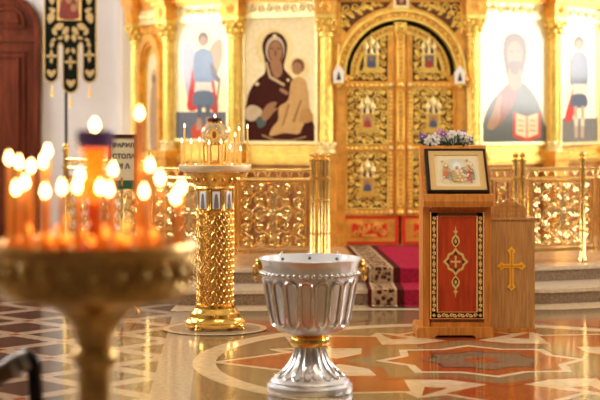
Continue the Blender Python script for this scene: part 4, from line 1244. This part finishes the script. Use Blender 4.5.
b = MB(); b.lathe([(.08, 1.005), (.066, .965), (.064, .94), (.075, .93), (.082, .905), (.075, .88), (.062, .868), (.06, .84), (.058, .5), (.058, .45), (.075, .42), (.058, .39), (.052, .35), (.06, .16), (.09, .12), (.09, .09), (.16, .075), (.2, .04), (.21, .0)], 40); b.build('stem', brassA, t)
near = [(9, 159), (19, 163), (31, 167), (43, 162), (47.5, 152), (16, 189), (25, 183), (45, 192), (62, 188), (80, 176), (77, 187), (113, 170), (100, 188), (109, 190), (139.5, 114), (150, 166), (160, 179), (144, 192), (175.5, 198), (181.5, 188)]
used = []
for i, (px, py) in enumerate(sorted(near)):
    # far ones stand higher in the picture
    dy = .16 if py < 175 else -.12
    lim = .315; x0 = (px - 300) * D1 / F - NX
    if abs(x0) > lim - .01: x0 = math.copysign(lim - .01, x0)
    mx = (lim ** 2 - x0 ** 2) ** .5; dy = max(-mx, min(mx, dy))
    for sh in (0, .04, -.04, .08, -.08, .12, -.12, .16, -.16, .2, -.2):
        e = max(-mx, min(mx, dy + sh)); q = P(px, py, D1 + e)
        if all((q.x - ux) ** 2 + (D1 + e - uy) ** 2 > .031 ** 2 for ux, uy in used) and (q.x - NX) ** 2 + e * e > .085 ** 2: dy = e; break
    Y = D1 + dy; p = P(px, py, Y); used.append((p.x, Y))
    candle('candle', '%s lit candle counted from the left on the near candlestand' % ORD[i] if px != 139.5 else 'tallest thick lit candle on the near candlestand', p.x, Y, 1.281, p.z - .022, 0.0098 if px != 139.5 else .0155, wax, flame, .0115, .048, 'lit candles on the near candlestand')
# low stubs around the lamp
rnd = random.Random(11)
stubs = [(60, 232), (72, 240), (88, 226), (112, 236), (126, 228), (132, 242), (40, 240), (98, 244), (152, 236), (30, 232), (52, 246), (80, 236), (118, 246), (140, 234), (104, 230), (66, 222), (160, 240), (20, 242), (94, 234)]
for i, (px, py) in enumerate(sorted(stubs)):
    dy = -.2 + .3 * rnd.random(); x0 = (px - 300) * D1 / F - NX
    mx = (.3 ** 2 - x0 ** 2) ** .5 if abs(x0) < .3 else 0
    dy = max(-mx, min(mx, dy))
    for sh in [0] + [g * q for q in range(1, 14) for g in (.03, -.03)]:
        e = max(-mx, min(mx, dy + sh))
        if all((x0 + NX - ux) ** 2 + (D1 + e - uy) ** 2 > .032 ** 2 for ux, uy in used) and x0 * x0 + e * e > .085 ** 2: dy = e; break
    Y = D1 + dy; p = P(px, py, Y); p.x = x0 + NX; used.append((p.x, Y))
    candle('candle_stub', '%s low burning stub from the left in the near candlestand' % ORD[i], p.x, Y, 1.281, max(p.z - .012, 1.31), .014, wax, mat('flame_low', (1, .5, .2), .5, emit=(1, .27, .02), estr=3.2), .015, .04, 'burning stubs on the near candlestand', cat='candle')
tl = thing('oil_lamp', 'violet rimmed amber glass oil lamp in the middle of the blurred candles', 'lamp', (NX, D1, 1.281))
b = MB(); b.lathe([(.06, 0), (.065, .01), (.03, .03), (.02, .1), (.032, .13), (.024, .17)], 24); b.build('lamp_stem', mat('lamp_red', (.5, .06, .015), .25, .3), tl)
b = MB(); b.lathe([(.02, .17), (.034, .2), (.048, .235), (.044, .27), (.036, .30), (.05, .365), (.046, .368), (.032, .3), (.04, .27), (.044, .235), (.03, .205), (.016, .18)], 28, cap=False); b.build('amber_cup', amber, tl)
b = MB(); b.lathe([(.05, .362), (.062, .365), (.066, .38), (.065, .425), (.06, .427), (.057, .385), (.03, .375)], 28, cap=False); b.build('violet_rim', violet, tl)
b = MB(); b.lathe([(.001, .428), (.010, .434), (.0125, .444), (.007, .46), (.0005, .47)], 12); b.tube([(0, 0, .37), (0, 0, .432)], .004, 5); b.build('flame', flame, tl)

# dark bent handrail end
t = thing('handrail', 'dark bent handrail end with brown grip and worn steel bands in the near corner', 'handrail', (P(37, 400, 7.0).x, 7.0, 0))
k = 7.0 / F
def hp(px, py): p = P(px, py, 7.0); return p
b = MB(); pth = [hp(a, c) for a, c in catmull([(22, 361), (28, 357), (32, 359), (34, 366), (34.5, 380), (36, 400), (38, 420)], 4, False)]; q_ = pth[-1]
pth += [Vector((q_.x, q_.y, .3)), Vector((q_.x, q_.y, 0))]; b.tube(pth, .031, 10); b.lathe([(.07, 0), (.07, .012), (.03, .02)], 20, (q_.x, q_.y, 0)); b.build('post', darkI, t, True)
b = MB(); b.tube([hp(a, c) for a, c in catmull([(-40, 399), (-20, 387), (0, 375), (12, 367), (22, 361)], 4, False)], .043, 12); b.build('grip', gripB, t, True)
for a0 in ((10, 364, 16, 373), (21, 357.5, 25, 366)):
    b = MB(); c0 = hp((a0[0] + a0[2]) / 2, (a0[1] + a0[3]) / 2); c1 = c0 + Vector((.028, 0, .012)); b.tube([c0, c1], .047, 12); b.build('steel_band', steelB, t, True)

# ------------------------------------------------------------------ framed text on a slim stand
DT = 14.25; KT = DT / F
tx = (122 - 300) * KT
t = thing('text_stand', 'dark framed printed notice on a slim gilt stand behind the near candles', 'notice stand', (tx, DT, 0))
b = MB()
x0, x1 = (107.5 - 122) * KT, (138 - 122) * KT; z1, z0 = HC - (134.5 - HY) * KT, HC - (189 - HY) * KT
fw = .03
for r in ((x0, x1, z1 - fw, z1), (x0, x1, z0, z0 + .03), (x0, x0 + fw, z0, z1), (x1 - fw, x1, z0, z1)): b.bbox(r[0], r[1], -.02, .02, r[2], r[3])
b.bbox(x0, x1, .0, .02, z0, z1); fr_ = b.build('frame', mat('frame_brown', (.06, .022, .012), .35), t, smooth=False)
b = MB(); b.bbox(x0 + fw, x1 - fw, -.006, 0, z0 + .075, z1 - fw); b.build('notice_paper', paper, fr_, smooth=False)
b = MB(); b.bbox(x0 + fw, x1 - fw, -.008, 0, z0 + .03, z0 + .075); b.bbox(x0, x1, -.024, -.02, z0, z0 + .03); b.build('green_strip', green, fr_, smooth=False)
def text_mesh(body, size):
    cu = bpy.data.curves.new('lettering', 'FONT'); cu.body = body; cu.size = size; cu.align_x = 'CENTER'; cu.align_y = 'CENTER'; cu.extrude = .0008; cu.offset = .0022
    o = bpy.data.objects.new('lettering', cu); COL.objects.link(o); return o
for body, zz, sz in (('ПРАВИЛА', z1 - .095, .052), ('СТОЛА', z1 - .19, .055), ('И А', z1 - .275, .06)):
    o = text_mesh(body, sz)
    dg = bpy.context.evaluated_depsgraph_get(); me = bpy.data.meshes.new_from_object(o.evaluated_get(dg)); bpy.data.objects.remove(o)
    me.materials.clear(); me.materials.append(ink)
    o = bpy.data.objects.new('lettering', me); COL.objects.link(o); o.parent = fr_; o.location = ((x0 + x1) / 2 + .01, -.0075, zz); o.rotation_euler = (PI / 2, 0, 0)
b = MB(); b.lathe([(.018, .1), (.014, .14), (.014, .6), (.024, .63), (.014, .66), (.014, z0 + .1)], 12); b.build('pole', goldF, t)
for k in range(3):
    a = .12 + 2 * PI * k / 3; b = MB(); b.tube([(0, 0, .2), (.07 * math.cos(a), .07 * math.sin(a), .16), (.12 * math.cos(a), .12 * math.sin(a), .06), (.14 * math.cos(a), .14 * math.sin(a), .02)], [.014, .014, .012, .02], 8); b.build('leg', goldF, t)

# ------------------------------------------------------------------ embroidered church banner
DB = 19.9; KD = DB / F
def bpx(px, py): return ((px - 70.5) * KD, HC - (py - HY) * KD)
t = thing('banner', 'black embroidered church banner with three rounded tails hanging on a pole', 'banner', ((70.5 - 300) * KD, DB, 0))
def tail(xl, xr, yb): 
    r = (xr - xl) / 2; c = (xl + xr) / 2
    return [(c + r * math.cos(a), yb - r + r * math.sin(a)) for a in [PI * q / 10 for q in range(11)]]
def cloth(e):
    pts = [(44.5 - e, -75 - e), (96.5 + e, -75 - e)]
    pts += tail(83 - e, 96.5 + e, 82.5 + e) + [(83 - e, 46), (82, 43 + e), (80, 43 + e), (78.5 + e, 46)]
    pts += tail(63 - e, 78.5 + e, 93 + e) + [(63 - e, 46), (61, 43 + e), (60, 43 + e), (58.5 + e, 46)]
    pts += tail(44.5 - e, 58.5 + e, 82.5 + e)
    return [bpx(*p) for p in pts]
b = MB(); b.prism_xz(cloth(0), -.012, .0); b.build('cloth', clothG, t, smooth=False)
b = MB(); b.tube([(x, -.006, z) for x, z in cloth(0)], .011, 5, True); b.build('edging', embro, t)
EMB = {}
def em(pts, sm=1):
    mx_ = sum(p[0] for p in pts) / len(pts); my_ = sum(p[1] for p in pts) / len(pts)
    k_ = (10 if my_ > 68 else 20 if my_ < -20 else 0) + (0 if mx_ < 60 else 2 if mx_ > 82 else 1) if my_ > 43 else (3 if mx_ < 70.5 else 4)
    EMB.setdefault(k_, MB()).prism_xz([bpx(*p) for p in (catmull(pts, 3) if sm else pts)], -.016, -.012)
def heart(cx, cy, s): em([(cx, cy + s), (cx - s, cy - .1 * s), (cx - .8 * s, cy - .8 * s), (cx, cy - .45 * s), (cx + .8 * s, cy - .8 * s), (cx + s, cy - .1 * s)])
def lf(cx, cy, l, w_, a):
    c, s_ = math.cos(a), math.sin(a); em([(cx + x * c - y * s_, cy + x * s_ + y * c) for x, y in ((-l, 0), (-.2 * l, w_), (l, 0), (-.2 * l, -w_))])
for cx, cy in ((51.5, 73), (90, 73), (71, 83)): heart(cx, cy, 4.5)
for cx, cy in ((51.5, 56), (89.5, 55), (70.5, 62)):
    for a in range(4): lf(cx + 3.2 * math.cos(a * PI / 2), cy + (4.5 if a == 1 else 3.4) * math.sin(a * PI / 2), 3.2, 1.5, a * PI / 2)
for sg in (-1, 1):
    for (dx, dy, l, w_, a) in ((19.5, 18, 6, 4, 1.3), (18, 10, 4, 2.5, -.5), (12, 27, 6, 3.4, .5), (5, 31, 5, 3, 1.0), (16, 32, 4, 2.2, -1), (3.6, 38, 4, 2.6, 1.4), (10, 38, 3, 1.8, .3), (18.5, 0, 5, 3, 1.6), (19, -15, 6, 4, 1.3), (17, -30, 5, 3, .8), (18.5, 45, 3.4, 2, 1.3), (3, 51, 3.4, 2, 1.2), (17, 40, 3, 1.6, .4)):
        lf(70.5 + sg * dx, dy, l, w_, a if sg > 0 else PI - a)
for b in EMB.values(): b.build('embroidery', embro, t)
b = MB(); p0 = bpx(57.5, 20.5); p1 = bpx(81.5, -22); b.bbox(p0[0], p1[0], -.03, -.012, p0[1], p1[1]); ic = b.build('icon_frame', goldL, t, smooth=False)
b = MB(); ms = [paint((.36, .2, .1)), paint((.22, .05, .04)), paint(SK), paint((.6, .4, .2))]
b.flat_xz([bpx(*p) for p in ((59.5, 18.5), (79.5, 18.5), (79.5, -20), (59.5, -20))], -.0305, 0)
b.flat_xz([bpx(*p) for p in ell(69, -4, 9, 11)], -.0307, 3)
b.flat_xz([bpx(*p) for p in catmull([(60, 18.5), (61, 6), (64, -6), (69, -12), (74, -6), (77, 6), (79, 18.5)], 3)], -.031, 1)
b.flat_xz([bpx(*p) for p in ell(69, -2, 3.5, 6)], -.0313, 2); b.flat_xz([bpx(*p) for p in ell(74, 8, 3, 4)], -.0316, 2)
b.build('icon_face', ms, ic, smooth=False)
for px, py in ((52.5, 84), (71, 94), (90, 84)):
    b = MB(); x, z = bpx(px, py); b.tube([(x, -.006, z), (x, -.006, z - .05)], .006, 5); b.lathe([(.008, 0), (.018, -.02), (.014, -.04), (.022, -.11)], 10, (x, -.006, z - .045)); b.build('tassel', goldL, t)
b = MB(); x = (65.5 - 70.5) * KD; b.tube([(x, .05, 0), (x, .05, 4.3)], .018, 10); b.lathe([(.16, 0), (.16, .03), (.03, .06)], 20, (x, .05, 0)); b.build('pole', darkI, t)
b = MB(); x0 = bpx(42, 0)[0]; x1 = bpx(99, 0)[0]; zz = bpx(0, -76)[1]; b.tube([(x0, .02, zz), (x1, .02, zz)], .016, 8); b.build('crossbar', goldL, t)

# ------------------------------------------------------------------ added fill lights over nave and solea, no fixtures (out of frame)
def area(name, loc, rot, size, e, col, sy=None):
    l = bpy.data.lights.new(name, 'AREA'); l.energy = e; l.size = size; l.color = col; l.shape = 'DISK'
    o = bpy.data.objects.new(name, l); COL.objects.link(o); o.location = loc; o.rotation_euler = rot; return o
def point_light(name, loc, e, r, col):
    l = bpy.data.lights.new(name, 'POINT'); l.energy = e; l.shadow_soft_size = r; l.color = col
    o = bpy.data.objects.new(name, l); COL.objects.link(o); o.location = loc; return o
for k in range(6):
    a = 2 * PI * k / 6 + .3
    point_light('nave_fill_light', (1.1 + 1.3 * math.cos(a), 9.4 + 1.3 * math.sin(a), 4.9), 105, .12, (1, .86, .64))  # added point lights that brighten the font and lectern fronts
for x in (-1.2, 1.1, 3.4):
    point_light('solea_fill_light', (x, 16.2, 5.0), 65, .15, (1, .84, .6))  # added point lights above the platform, without any fixture
